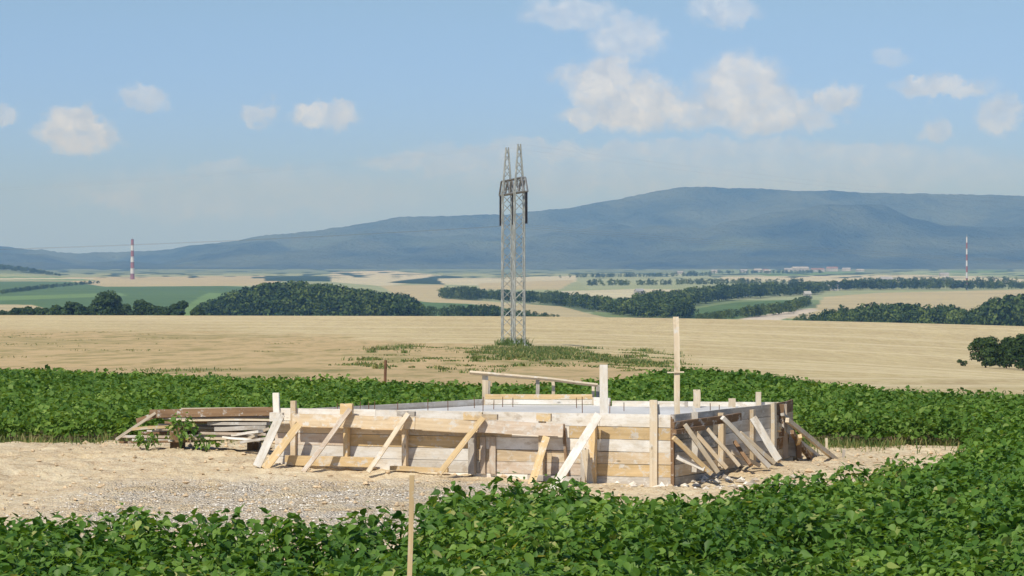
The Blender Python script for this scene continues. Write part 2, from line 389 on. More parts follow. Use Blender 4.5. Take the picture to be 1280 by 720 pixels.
PARC = [
 ([(-400, 342), (1700, 342), (1700, 366), (-400, 366)], (.28, .31, .17)),
 ([(-400, 336), (1700, 336), (1700, 342), (-400, 342)], (.17, .21, .12)),
 ([(-400, 350), (135, 350), (330, 360), (330, 400), (-400, 400)], GRN),
 ([(-400, 346), (60, 346.5), (350, 345), (350, 357), (130, 358.5), (90, 352), (-400, 351)], TAN),
 ([(-400, 346), (70, 346), (125, 351), (-400, 350.5)], GRN2), ([(-60, 347.5), (120, 347.5), (120, 349), (-60, 350)], PTAN),
 ([(-60, 380), (40, 381), (75, 392), (-60, 400)], TAN), ([(-60, 372), (150, 366), (160, 370), (-60, 378)], GRN2),
 ([(260, 366), (560, 380), (560, 402), (200, 402)], GRN2),
 ([(412, 340), (480, 338), (560, 345), (545, 350), (480, 358), (412, 352)], PTAN),
 ([(330, 345), (412, 345), (412, 352), (330, 351)], WD), ([(485, 353), (555, 344), (580, 346), (555, 356)], WD),
 ([(475, 357), (555, 356), (557, 373), (640, 379), (700, 383), (765, 399), (690, 399), (625, 384), (535, 378), (500, 372)], TAN),
 ([(515, 377), (590, 380), (640, 388), (700, 399), (515, 399)], GRN),
 ([(545, 348), (720, 345), (722, 352), (640, 358), (556, 356)], PTAN), ([(600, 354), (720, 350), (700, 362), (600, 362)], TAN),
 ([(720, 350), (850, 343), (1000, 340), (1060, 346), (860, 352), (735, 362)], PGR), ([(700, 364), (800, 361), (850, 362), (842, 373), (720, 373)], PTAN),
 ([(860, 338), (1000, 335.5), (1000, 341), (860, 345)], (.2, .26, .14)), ([(900, 346), (1200, 343), (1280, 349), (1280, 353), (900, 351)], PTAN),
 ([(940, 341), (1080, 339), (1080, 343), (960, 345)], GRN2), ([(1100, 340), (1180, 338), (1400, 343), (1400, 346), (1180, 345)], (.25, .31, .17)),
 ([(1180, 338.5), (1260, 337.5), (1260, 341), (1190, 341)], GRN2),
 ([(845, 400), (870, 386), (920, 378), (990, 375), (1000, 380), (960, 390), (900, 402)], GRN),
 ([(950, 397), (1020, 385), (1030, 371), (1100, 366), (1280, 362), (1700, 360), (1700, 402), (1100, 402)], TAN),
 ([(905, 402), (960, 393), (1015, 385.5), (1025, 388), (985, 397), (960, 404)], (.52, .45, .36)),
]
def attr_valley(x, y, z):
    D = TD(x, y); px = TPX(x, y); row = HR + F * (H - z) / D
    c = np.tile(np.array((.17, .22, .10)), (len(x), 1))
    # generic patchwork of strips beyond the frame
    ids = vn(np.floor(px / 90 + row / 40) * 1.7, np.floor(row / 5) * 1.3, 99)
    c[ids > .6] = PGR; c[ids < .35] = (.13, .17, .09)
    jx = px + 4 * fbm(x / 60, y / 120, 12, 3); jr = row + 1.0 * fbm(x / 150, y / 300, 13, 3)
    for poly, colr in PARC: c[inpoly(jx, jr, poly)] = colr
    c[D < 1000] = TAN
    far = (D > 4200) & (vn(px / 16 + 50, row / .9, 5) > .70); c[far] = (.05, .075, .04)
    return {}, c
ring('valley', np.concatenate([np.geomspace(760, 4000, 330), np.geomspace(4030, 8300, 150)]), VALLEY, attr_valley)
ring('mountains', np.concatenate([np.linspace(8300, 12600, 200), np.linspace(12700, 15500, 14)]), MTN, lambda x, y, z: ({}, None))

# ------------------------------------------------------------ foliage generators (numpy)
LO = np.array([(0, 0, 0), (.12, .30, .03), (.45, .40, .02), (.80, .19, -.08), (1.15, 0, -.22), (.80, -.19, -.08), (.45, -.40, .02), (.12, -.30, .03), (.5, 0, -.10)])
LF = np.array([(0, 8, 1), (1, 8, 2), (2, 8, 3), (3, 8, 4), (4, 8, 5), (5, 8, 6), (6, 8, 7), (7, 8, 0)])[:, ::-1]
LOs = np.array([(0, 0, 0), (.5, .42, .0), (1.0, 0, -.12), (.5, -.42, .0)]); LFs = np.array([(0, 3, 2, 1)])
def leaves(P, phi, theta, roll, s, tmpl=LO, fc=LF, rnd=None):
    n = len(P)
    L = np.stack([np.cos(phi) * np.cos(theta), np.sin(phi) * np.cos(theta), -np.sin(theta)], 1)
    W0 = np.stack([-np.sin(phi), np.cos(phi), np.zeros(n)], 1); U0 = np.cross(L, W0)
    W = W0 * np.cos(roll)[:, None] + U0 * np.sin(roll)[:, None]; U = np.cross(L, W)
    V = P[:, None, :] + s[:, None, None] * (tmpl[None, :, 0:1] * L[:, None, :] + tmpl[None, :, 1:2] * W[:, None, :] + tmpl[None, :, 2:3] * U[:, None, :])
    k = len(tmpl); Fc = (np.arange(n)[:, None, None] * k + fc[None]).reshape(-1, fc.shape[1])
    if rnd is None: rnd = RNG.random(n)
    return V.reshape(-1, 3), Fc, np.repeat(rnd, k)
def plant_leaves(px_, py_, pz_, rad, hgt, k, size, far=False):
    """k leaves on a bushy dome for every plant"""
    n = len(px_); u = RNG.random((n, k)); a = RNG.random((n, k)) * 2 * math.pi
    el = np.arcsin(np.clip(u * 1.05 - .12, -.1, 1)); sh = .55 + .5 * RNG.random((n, k)) ** .5
    rr = rad[:, None] * np.cos(el) * sh; zz = hgt[:, None] * (.28 + .72 * np.sin(np.maximum(el, 0)) * sh)
    P = np.stack([(px_[:, None] + rr * np.cos(a)), (py_[:, None] + rr * np.sin(a)), (pz_[:, None] + zz)], -1).reshape(-1, 3)
    a = (a + RNG.normal(0, .6, (n, k))).ravel()
    th = (R(28) - el.ravel() * .35 + RNG.normal(0, .45, n * k)); ro = RNG.normal(0, .5, n * k)
    s = size * (.45 + 1.05 * RNG.random(n * k) ** 1.3)
    # centre the leaf on its point
    P = P - .45 * s[:, None] * np.stack([np.cos(a) * np.cos(th), np.sin(a) * np.cos(th), -np.sin(th)], 1)
    rnd = np.clip(np.repeat(RNG.normal(.45, .13, n), k) + RNG.normal(0, .2, n * k), 0, 1)
    return leaves(P, a, th, ro, s, LOs if far else LO, LFs if far else LF, rnd)
def merge(parts):
    Vs, Fs, As, o = [], [], [], 0
    for V, Fc, A in parts: Vs.append(V); Fs.append(Fc + o); As.append(A); o += len(V)
    return np.concatenate(Vs), np.concatenate(Fs), np.concatenate(As)

def scatter(y0, y1, step, wid=.262):
    ys = np.arange(y0, y1, step); L = []
    for yv in ys:
        xs = np.arange(-wid * yv - .3, wid * yv + .3, step)
        L.append(np.stack([xs + RNG.normal(0, step * .22, len(xs)), np.full(len(xs), yv) + RNG.normal(0, step * .22, len(xs))], 1))
    return np.concatenate(L)
# foreground crop
P = scatter(11.5, 33.5, .26)
e = P[:, 1] - near_edge(P[:, 0]); keep = (pad_mask(P[:, 0], P[:, 1], .05) < .5) & ((P[:, 1] < 30) | (P[:, 0] > 5.2)) & (e < .05 + .0 * e) | ((P[:, 0] > 5.75 + .1 * (P[:, 1] - 28)) & (P[:, 1] > 24))
gap = fbm(P[:, 0] * .9, P[:, 1] * .9, 200, 3)
edge_zone = (np.abs(e) < 1.2) & (P[:, 0] < -.6)
keep &= ~(edge_zone & (gap < -.02)); keep &= (gap > -.30)
P = P[keep]; gz = T(P[:, 0], P[:, 1])
hv = .54 * (1 + 1.0 * fbm(P[:, 0] * .8, P[:, 1] * .8, 201, 3)) + RNG.normal(0, .05, len(P))
hv *= np.where(np.abs(P[:, 1] - near_edge(P[:, 0])) < .5, .85, 1.0)
V, Fc, A = plant_leaves(P[:, 0], P[:, 1], gz, .20 + .05 * RNG.random(len(P)), np.clip(hv, .25, .75), 120, .063)
o = mesh_np('crop_foliage', V, Fc, CROP, None, {'rnd': A}, smooth=True)
tag(o, 'dense knee high green bean crop filling the foreground', 'crop', kind='stuff')
# crop behind the building site
def far_crop(y0, y1, step, k, size, rad, far=True):
    P = scatter(y0, y1, step); x, y = P[:, 0], P[:, 1]
    pm = pad_mask(x, y, .05); D = TD(x, y)
    kp = (pm < .5) & (y > far_edge(x) - .1) & (D < stub_edge(TPX(x, y)) + (vn(x / 2, y / 2, 4) - .5) * 1.5)
    P = P[kp]; x, y = P[:, 0], P[:, 1]
    h = .46 * (1 + .3 * fbm(x * .5, y * .5, 301, 3)) + RNG.normal(0, .04, len(P))
    return plant_leaves(x, y, T(x, y), rad * (.85 + .3 * RNG.random(len(P))), np.clip(h, .28, .75), k, size, far)
parts = [far_crop(31.0, 44, .27, 60, .078, .23), far_crop(44, 62, .34, 46, .10, .27), far_crop(62, 130, .48, 46, .125, .36)]
V, Fc, A = merge(parts)
o = mesh_np('crop_foliage', V, Fc, CROPF, None, {'rnd': A}, smooth=False)
tag(o, 'broad band of green crop between the building site and the stubble', 'crop', kind='stuff')

# single plants standing at the ragged crop edge
def crop_plant(px, row_top, hgt, spread, label, n=110, size=.066, D=None, group=None):
    Dv = D if D else (H - hgt - .02) * F / (row_top - HR); x = (px - 640) / F * Dv; z = Ts(x, Dv)
    root = empty('crop_plant', (x, Dv, z)); tag(root, label, 'plant', group)
    V, Fc, A = plant_leaves(np.array([0.]), np.array([0.]), np.array([0.]), np.array([spread]), np.array([hgt]), n, size)
    mesh_np('leaves', V, Fc, CROP, root, {'rnd': A}, smooth=True)
    segs = []; vs = []; fs = []
    for k in range(5):
        a = k * 1.257 + .4; b = (0, 0, 0) ; tp = (math.cos(a) * spread * .55, math.sin(a) * spread * .55, hgt * .8)
        i0 = len(vs)
        for (c, rd) in ((b, .008), (tuple(.5 * q for q in tp[:2]) + (tp[2] * .6,), .006), (tp, .004)):
            for q in range(4): vs.append((c[0] + rd * math.cos(q * 1.57), c[1] + rd * math.sin(q * 1.57), c[2]))
        for s_ in range(2):
            for q in range(4): fs.append((i0 + s_ * 4 + q, i0 + s_ * 4 + (q + 1) % 4, i0 + s_ * 4 + 4 + (q + 1) % 4, i0 + s_ * 4 + 4 + q))
    mesh_np('stem', vs, np.array(fs), STEM, root)
    return root
G1 = 'single crop plants at the ragged edge of the bare earth'
crop_plant(18, 641, .50, .24, 'bushy crop plant at the left end of the crop edge', group=G1)
crop_plant(78, 642, .42, .16, 'small upright crop plant standing on the bare earth near the left side', 36, group=G1)
crop_plant(150, 634, .52, .24, 'crop plant between the small upright one and the tallest left clump', group=G1)
crop_plant(262, 627, .62, .26, 'tall bushy crop plant rising over the gravel left of the gap', 80, group=G1)
crop_plant(345, 650, .40, .2, 'low crop plant beside bare soil below the gravel patch', 40, group=G1)
crop_plant(468, 622, .60, .25, 'tall crop plant with light tips just left of the yellow lath', 80, group=G1)
crop_plant(435, 642, .45, .22, 'medium crop plant leaning against the tall one left of the lath', 50, group=G1)
crop_plant(575, 612, .62, .26, 'first high crop plant right of the yellow lath at the earth edge', 80, group=G1)
crop_plant(1103, 569, .26, .13, 'lone young plant standing on the sandy heap right of the formwork', 24, .10, D=25.6, group=G1)
crop_plant(703, 603, .50, .22, 'crop plant in front of the long white brace foot', 60, D=22.3, group=G1)

# weeds: grass tufts as crossed blades
def blades(x, y, z, hgt, lean=.35, w=.012):
    n = len(x); a = RNG.random(n) * 6.283; b = RNG.random(n) * 6.283; ln = lean * RNG.random(n) * hgt
    wx = w * np.cos(b); wy = w * np.sin(b)
    base = np.stack([x, y, z], 1); tip = base + np.stack([ln * np.cos(a), ln * np.sin(a), hgt], 1)
    mid = base * .5 + tip * .5 + np.stack([0 * x, 0 * x, hgt * .08], 1) - np.stack([.15 * ln * np.cos(a), .15 * ln * np.sin(a), 0 * x], 1)
    wv = np.stack([wx, wy, 0 * x], 1) * (np.ones(n)[:, None])
    V = np.stack([base - wv, base + wv, mid + wv * .8, mid - wv * .8, tip], 1).reshape(-1, 3)
    i = np.arange(n)[:, None] * 5
    return V, i + np.array([[0, 1, 2, 3]]), i + np.array([[3, 2, 4]])
def grass(name, x, y, hgt, mat, label, w=.012, lean=.4, lift=0, hue=None):
    V, f4, f3 = blades(x, y, T(x, y) - lift, hgt, lean, w)
    o = mesh_np(name, V, [f4, f3], mat, None, {'rnd': np.repeat(RNG.random(len(x)) if hue is None else hue, 5)})
    tag(o, label, 'grass', kind='stuff'); return o
# fringe of dry grass between the earth and the rear crop
n = 14000; x = RNG.uniform(-8.5, 6.2, n); y = far_edge(x) - RNG.exponential(.3, n) + .25
k = (fbm(x * .9, y, 400, 3) > -.10) & ~((x > -5.4) & (x < 3.6) & (RNG.random(n) < .75)); x, y = x[k], y[k]
grass('grass_fringe', x, y, .03 + .14 * RNG.random(len(x)) ** 2, WEED, 'thin yellow green grass fringe at the foot of the rear crop', .007, .9)
# weeds at the foot of the pylon: many separate clumps
xs, ys, hs_ = [], [], []
for _ in range(330):
    q = random.random()
    if q < .5: p = random.gauss(662, 26); r_ = random.gauss(442, 4.5)
    elif q < .70: p = random.uniform(690, 825); r_ = 446 + (p - 750) * .09 + random.gauss(0, 2.2)
    else: p = random.uniform(430, 860); r_ = random.uniform(434, 462)
    if not 434 < r_ < 463: continue
    D = float(np.interp(r_, [430, 447, 463], [305, 165, 114])) * random.uniform(.97, 1.03); x0 = (p - 640) / F * D
    rad = random.uniform(.15, .75) * (D / 200); hc = random.uniform(.12, .42) * (D / 200 if q < .85 else .5); n_ = int(70 * rad / .5) + 10
    xs.append(RNG.normal(x0, rad, n_)); ys.append(RNG.normal(D, rad * 3, n_)); hs_.append(hc * (.3 + .7 * RNG.random(n_)))
xs = np.concatenate(xs); ys = np.concatenate(ys); hs_ = np.concatenate(hs_)
grass('weed_patch', xs, ys, hs_, WEED, 'scattered clumps of rough green weeds around the pylon foot in the stubble', .045, 1.2, hue=np.clip(RNG.normal(.45, .35, len(xs)), 0, 1))
a = RNG.uniform(0, 6.28, 900); rr = RNG.random(900) ** .5
xx = .15 + rr * 1.9 * np.cos(a) + RNG.normal(0, .3, 900); yy = 291.5 + rr * 8 * np.sin(a)
grass('weed_patch', xx, yy, .15 + 1.0 * RNG.random(900) ** 3, WEED, 'taller weeds growing between the pylon legs', .06, .9, hue=RNG.random(900) * .5)
# stray tufts on the stubble
n = 5000; D = RNG.uniform(95, 420, n); p = RNG.uniform(-150, 640, n); xx = (p - 640) / F * D
kk = fbm(xx / 7, D / 22, 91, 4) > .17; xx, D = xx[kk], D[kk]; rg_, _g = rough_grass(xx, D, T(xx, D)); kk = rg_ > .5; xx, D = np.repeat(xx[kk], 5), np.repeat(D[kk], 5)
xx = xx + RNG.normal(0, .12, len(xx)); D = D + RNG.normal(0, .3, len(D))
grass('stray_tufts', xx, D, .04 + .14 * RNG.random(len(xx)) ** 2, WEED, 'sparse weedy tufts scattered over the rough stubble at the left', .03, 1.0, hue=RNG.random(len(xx)))
# straw and stones on the bare earth
n = 2600; x = RNG.uniform(-6.2, 6, n); y = RNG.uniform(18.5, 32.5, n); k = (pad_mask(x, y) > .6) & (fbm(x, y * 1.5, 44, 3) > -.05); x, y = x[k], y[k]; n = len(x)
a = RNG.random(n) * 3.14; L_ = .03 + .09 * RNG.random(n); z = T(x, y) + .012
dv = np.stack([np.cos(a) * L_, np.sin(a) * L_, RNG.normal(0, .008, n)], 1); wv = np.stack([-np.sin(a) * .004, np.cos(a) * .004, 0 * a], 1)
B = np.stack([x, y, z], 1); V = np.stack([B - dv - wv, B - dv + wv, B + dv + wv, B + dv - wv], 1).reshape(-1, 3)
o = mesh_np('loose_straw', V, np.arange(n * 4).reshape(n, 4), STRAW, None, {'rnd': np.repeat(RNG.random(n), 4)}); tag(o, 'loose straw and stalks scattered on the bare earth', 'straw', kind='stuff')
m, t, out = nt('stone'); at = t.nodes.new('ShaderNodeAttribute'); at.attribute_name = 'rnd'
bsdf(t, out, ramp(t, at.outputs['Fac'], [(0, (.32, .26, .20)), (.4, (.56, .50, .42)), (.8, (.70, .64, .56)), (1, (.82, .78, .72))]), .9, .1); STONE = m
STONE.name = 'pale_stone'
ICO = np.array([(1, 0, 0), (-1, 0, 0), (0, 1, 0), (0, -1, 0), (0, 0, 1), (0, 0, -1)]) * 1.0
ICF = np.array([(0, 2, 4), (2, 1, 4), (1, 3, 4), (3, 0, 4), (2, 0, 5), (1, 2, 5), (3, 1, 5), (0, 3, 5)])
def stones(name, x, y, s, label, mat=STONE):
    n = len(x); z = T(x, y); J = ICO[None] * (1 + RNG.normal(0, .25, (n, 6, 1))) * s[:, None, None] * np.array([1, .9, .65])
    a = RNG.random(n) * 6.28; c, q = np.cos(a)[:, None], np.sin(a)[:, None]
    X = J[..., 0] * c - J[..., 1] * q + x[:, None]; Y = J[..., 0] * q + J[..., 1] * c + y[:, None]; Z = J[..., 2] + (z + s * .25)[:, None]
    V = np.stack([X, Y, Z], -1).reshape(-1, 3); Fc = (np.arange(n)[:, None, None] * 6 + ICF[None]).reshape(-1, 3)
    o = mesh_np(name, V, Fc, mat, None, {'rnd': np.repeat(RNG.random(n), 6)}); tag(o, label, 'stones', kind='stuff')
n = 11000; x = RNG.normal(-2.0, 1.5, n); y = RNG.normal(24.0, 1.4, n); k = (fbm(x * 1.4, y * 1.4, 55, 4) > -.04 + .14 * (RNG.random(n) - .5)) & (pad_mask(x, y) > .7) & (y < 26.6); x, y = x[k], y[k]
stones('gravel', x, y, .005 + .014 * RNG.random(len(x)) ** 2, 'spread grey gravel lying in front of the formwork')
n = 2500; x = RNG.uniform(-6, 5.6, n); y = RNG.uniform(19, 32, n); k = pad_mask(x, y) > .7; x, y = x[k], y[k]
stones('earth_clods', x, y, .01 + .035 * RNG.random(len(x)) ** 3, 'crumbly sandy clods scattered over the bare earth', flat('sandy_clod', (.56, .42, .27), .95, 0, 8))
n = 150; x = RNG.normal(2.15, .5, n); y = RNG.normal(26.6, .35, n); stones('rubble', x, y, .02 + .05 * RNG.random(n) ** 2, 'pale stone rubble lying at the foot of the near right corner')

# ------------------------------------------------------------ timber
def plank_mesh(L, w, t, seg=5, bow=.004, tap=0):
    vs = []; 
    for i in range(seg + 1):
        u = i / seg; x = (u - .5) * L; bz = bow * math.sin(u * math.pi); by = bow * .6 * math.sin(u * 2.2 * math.pi)
        ww = w * (1 - tap * u)
        for (a, b) in ((-1, -1), (1, -1), (1, 1), (-1, 1)): vs.append((x, a * ww / 2 + by, b * t / 2 + bz))
    fs = []
    for i in range(seg):
        for q in range(4):
            fs.append((i * 4 + q, i * 4 + (q + 1) % 4, i * 4 + 4 + (q + 1) % 4, i * 4 + 4 + q)[::-1])
    fs.append((0, 1, 2, 3)); e_ = seg * 4; fs.append((e_ + 3, e_ + 2, e_ + 1, e_))
    return vs, np.array(fs)
def plank(name, a, b, w, t, mat, nrm, parent=None, bow=None, tap=0):
    a = Vector(a); b = Vector(b); X = (b - a); L = X.length; X.normalize(); Zd = Vector(nrm); Zd = (Zd - X * Zd.dot(X)).normalized(); Y = Zd.cross(X)
    vs, fs = plank_mesh(L, w, t, bow=random.uniform(-.006, .006) if bow is None else bow, tap=tap)
    o = mesh_np(name, vs, fs, mat)
    M = Matrix((X, Y, Zd)).transposed().to_4x4(); M.translation = (a + b) / 2
    o.matrix_world = M
    if parent:
        o.parent = parent; o.matrix_parent_inverse = Matrix.Identity(4)
        o.matrix_local = parent.matrix_basis.inverted() @ M
    return o
class Wall:
    def __init__(s, P0, P1, sign=1):
        s.P0 = Vector(P0); s.P1 = Vector(P1); d = (s.P1 - s.P0).normalized(); s.d = d
        s.n = Vector((d.y, -d.x)) * sign; s.n3 = Vector((s.n.x, s.n.y, 0))
    def at(s, px, off=0.0):
        u = (px - 640) / F; D = (s.n.dot(s.P0) + off) / (s.n.x * u + s.n.y); return Vector((u * D, D))
    def pt(s, px, row, off=0.0): p = s.at(px, off); return Vector((p.x, p.y, zr(row, p.y)))
    def pz(s, px, z, off=0.0): p = s.at(px, off); return Vector((p.x, p.y, z))
def foot(px, row):
    x, D = ground_at(px, row, 0, 22, 40); return Vector((x, D, Ts(x, D) - .03))
A_ = (-2.67, 27.6); B_ = (1.76, 26.4); E_ = (3.105, 28.4)
FW = Wall(A_, B_)                 # front
RW = Wall(B_, E_)                 # right
ZT = [.80, .655, .515, .378, .243, .105, -.06]
front = empty('formwork_wall', (*((Vector(A_) + Vector(B_)) / 2), 0))
tag(front, 'long front wall of timber formwork with sloping braces facing the viewer', 'formwork')
SEG = [([344, 470, 600, 750, 840.5], [W_WHITE, W_WHITE, W_WHITE, W_WHITE]),
       ([344, 505, 640, 712, 840.5], [W_TAN, W_TAN, W_WHITE, W_YEL]),
       ([344, 437, 600, 750, 840.5], [W_PINK, W_YEL, W_WHITE, W_WHITE]),
       ([344, 590, 690, 840.5], [W_WHITE, W_TAN, W_TAN]),
       ([344, 505, 600, 745, 840.5], [W_WHITE, W_WHITE, W_PINK, W_YEL]),
       ([344, 480, 660, 840.5], [W_YEL, W_WHITE, W_GREY])]
for r_, (xs_, ms) in enumerate(SEG):
    for i in range(len(ms)):
        zc = (ZT[r_] + ZT[r_ + 1]) / 2; dz = random.uniform(-.003, .003)
        off = -.013 + random.uniform(-.002, .002)
        plank('board', FW.pz(xs_[i] + .15, zc + dz, off), FW.pz(xs_[i + 1] - .15, zc - dz, off), ZT[r_] - ZT[r_ + 1] - .005, .025, ms[i], FW.n3, front, bow=random.uniform(-.002, .002))
# upright posts nailed on its face: px, top row, bottom row, width, depth, material
def upright(W, par, px, rt, rb, w, dp, mat, off=.0, name='post'):
    a = W.pt(px, rb, off + dp / 2 + .003); b = W.pt(px, rt, off + dp / 2 + .003); b.x, b.y = a.x, a.y
    return plank(name, a, b, w, dp, mat, W.n3, par, bow=.002)
for q in ((367, 501, 572, .06, .05, W_TAN), (433.5, 506, 582, .05, .10, W_YEL), (506.5, 514, 586, .05, .10, W_TAN), (590.5, 517, 592, .07, .10, W_GREY),
          (604, 546, 592, .055, .03, W_PINK), (616, 546, 592, .07, .03, W_PINK), (677, 520, 604, .05, .09, W_TAN), (741, 528, 606, .075, .10, W_YEL),
          (729, 560, 606, .05, .05, W_GREY), (817, 500, 610, .085, .03, W_PALE)):
    upright(FW, front, *q)
plank('post', FW.pt(346, 525, .02), FW.pt(345, 491, .02), .075, .03, W_WHITE, FW.n3, front)
plank('post', FW.pt(822, 522, -.06), FW.pt(821, 505, -.06), .05, .04, W_GREY, FW.n3, front)
plank('corner_batten', FW.pz(840.5, -.03, .02), FW.pz(840.5, .80, .02), .035, .04, W_BROWN, FW.n3, front)
# cleats on top of the posts
for (x0, x1, r0, th, mt) in ((426, 441, 511, .12, W_YEL), (497, 519, 517, .05, W_GREY), (580, 603, 520, .085, W_YEL), (602, 622, 521, .06, W_TAN), (671, 689, 521.5, .085, W_YEL), (338, 354, 521, .10, W_WHITE)):
    plank('cleat', FW.pt(x0, r0, .135), FW.pt(x1, r0 + .4, .135), th, .06, mt, FW.n3, front)
# long waler over the posts, in three lengths
plank('waler', FW.pt(366, 524.5, .145), FW.pt(519, 529.0, .145), .135, .03, W_TAN, FW.n3, front, bow=.003)
plank('waler', FW.pt(519.5, 529.2, .145), FW.pt(598, 533.0, .145), .135, .03, W_TAN, FW.n3, front, bow=.003)
plank('waler', FW.pt(598.5, 532.6, .145), FW.pt(704, 537.6, .145), .14, .03, W_PINK, FW.n3, front, bow=.003)
plank('bottom_rail', FW.pt(357, 575, .12), FW.pt(468, 578, .12), .11, .05, W_YEL, FW.n3, front)
plank('bottom_rail', FW.pt(488, 585, .14), FW.pt(560, 588, .14), .05, .05, W_YEL, FW.n3, front)
plank('bottom_rail', FW.pt(665, 597, .12), FW.pt(726, 600, .12), .06, .05, W_GREY, FW.n3, front)
plank('batten', FW.pt(704, 530, .05), FW.pt(710, 604, .05), .03, .03, W_BROWN, FW.n3, front)
plank('batten', FW.pt(731.5, 562, .20), FW.pt(738, 605, .20), .075, .03, W_PALE, FW.n3, front)
def brace(W, par, p0, r0, off, p1, r1, w, t_, mat, edge=False, name='brace'):
    a = W.pt(p0, r0, off); b = foot(p1, r1); Dq = min(b.y, W.at(p1, off + .25).y); b = Vector(((p1 - 640) / F * Dq, Dq, zr(r1, Dq) - .02)); d = (b - a); nr = Vector((0, -1, .25))
    return plank(name, a, b, w, t_, mat, nr, par)
brace(FW, front, 351, 518, .19, 321, 581, .095, .03, W_WHITE)
brace(FW, front, 374, 530, .19, 331, 584, .085, .035, W_YEL)
brace(FW, front, 438, 511, .20, 379, 588, .05, .05, W_PINK)
brace(FW, front, 510, 517, .20, 460, 588, .05, .05, W_PALE)
brace(FW, front, 604, 522, .20, 549, 590, .06, .045, W_YEL)
brace(FW, front, 683, 546, .20, 664, 604, .08, .035, W_YEL)
brace(FW, front, 748, 519, .16, 690, 611, .09, .045, W_WHITE)
# right wall
right = empty('formwork_wall', (*((Vector(B_) + Vector(E_)) / 2), 0))
tag(right, 'grey right wall of the formwork with a brown waler and leaning props', 'formwork')
for r_ in range(6):
    cuts = [842.5, random.choice([890, 905, 918]), 967]; ms = [[W_GREY, W_DARK, W_DARK, W_GREY, W_TAN, W_GREY][r_], [W_GREY, W_GREY, W_WHITE, W_GREY, W_GREY, W_TAN][r_]]  # mostly grey boards, tone picked row by row
    for i in range(2):
        zc = (ZT[r_] + ZT[r_ + 1]) / 2; off = -.013 + random.uniform(-.002, .002)
        plank('board', RW.pz(cuts[i] + .1, zc, off), RW.pz(cuts[i + 1] - .1, zc, off), ZT[r_] - ZT[r_ + 1] - .006, .025, ms[i], RW.n3, right, bow=.002)
plank('waler', RW.pt(841, 533, .12), RW.pt(925, 521, .12), .09, .04, W_BROWN, RW.n3, right)
plank('waler', RW.pt(843, 540, .15), RW.pt(880, 534.5, .15), .05, .05, W_BROWN, RW.n3, right)
for q in ((870, 515, 590, .06, .08, W_GREY), (902, 516, 585, .05, .07, W_TAN), (941, 512, 578, .06, .05, W_TAN), (967, 503, 578, .055, .05, W_PALE)): upright(RW, right, *q)
brace(RW, right, 842, 547, .16, 889, 590, .05, .045, W_YEL)
brace(RW, right, 856, 531, .16, 897, 588, .05, .045, W_PALE)
brace(RW, right, 903, 522, .18, 961, 581, .05, .045, W_WHITE)
brace(RW, right, 925, 541, .18, 968, 577, .045, .04, W_PALE)
brace(RW, right, 941, 522, .12, 973, 573, .085, .03, W_WHITE)
brace(RW, right, 912, 564, .10, 950, 580, .04, .04, W_PALE)
brace(RW, right, 868, 540, .14, 908, 583, .045, .04, W_TAN)
brace(RW, right, 884, 536, .14, 924, 580, .04, .04, W_PALE)
brace(RW, right, 846, 571, .12, 880, 584, .05, .03, W_WHITE)
brace(RW, right, 918, 552, .12, 938, 579, .04, .04, W_BROWN)
brace(RW, right, 952, 536, .12, 975, 575, .04, .04, W_TAN)
plank('prop_peg', foot(889, 588), foot(889, 588) + Vector((-.02, 0, .26)), .05, .04, W_TAN, (0, -1, 0), right)
plank('prop_peg', foot(930, 581), foot(930, 581) + Vector((.01, 0, .22)), .045, .04, W_BROWN, (0, -1, 0), right)
plank('prop_peg', foot(897, 590), foot(897, 590) + Vector((0, 0, .30)), .045, .045, W_BROWN, (0, -1, 0), right)
plank('prop_peg', foot(905, 584), foot(905, 584) + Vector((.03, 0, .42)), .06, .03, W_GREY, (0, -1, 0), right)
# return and end frame at the far right
F_ = (3.42, 29.3); EW = Wall(E_, F_)
endw = empty('formwork_wall', (*((Vector(E_) + Vector(F_)) / 2), 0)); tag(endw, 'short far right end wall of the formwork in brown boards with props running to the right', 'formwork')
for r_ in range(6):
    zc = (ZT[r_] + ZT[r_ + 1]) / 2
    a = Vector((*E_, zc)) + Vector((.01, .03, 0)); b = Vector((*F_, zc)); plank('board', a, b, ZT[r_] - ZT[r_ + 1] - .006, .025, (W_BROWN, W_TAN, W_GREY)[r_ % 3], EW.n3, endw)
def fr(px, row, D): return Vector(((px - 640) / F * D, D, zr(row, D)))
plank('post', fr(976, 545, 28.6), fr(976, 505, 28.6), .07, .06, W_BROWN, (0, -1, 0), endw)
plank('post', fr(982, 572, 28.8), fr(980, 505, 28.8), .06, .05, W_PINK, (0, -1, 0), endw)
plank('post', fr(999, 573, 28.9), fr(998, 550, 28.9), .06, .06, W_BROWN, (0, -1, 0), endw)
plank('panel', fr(985, 556, 28.95), fr(999, 558, 28.95), .26, .025, W_GREY, (.2, -1, 0), endw)
for (a, ra, b, rb, w, mt) in ((972, 531, 1024, 569, .055, W_PALE), (984, 525, 1046, 573, .055, W_PALE), (972, 536, 1012, 568, .04, W_TAN), (1000, 545, 989, 573, .045, W_YEL), (978, 518, 1036, 566, .035, W_GREY), (968, 540, 1000, 574, .04, W_PALE), (990, 540, 1014, 572, .05, W_BROWN)):
    plank('brace', fr(a, ra, 28.45), foot(b, rb), w, .045, mt, (0, -1, .3), endw)
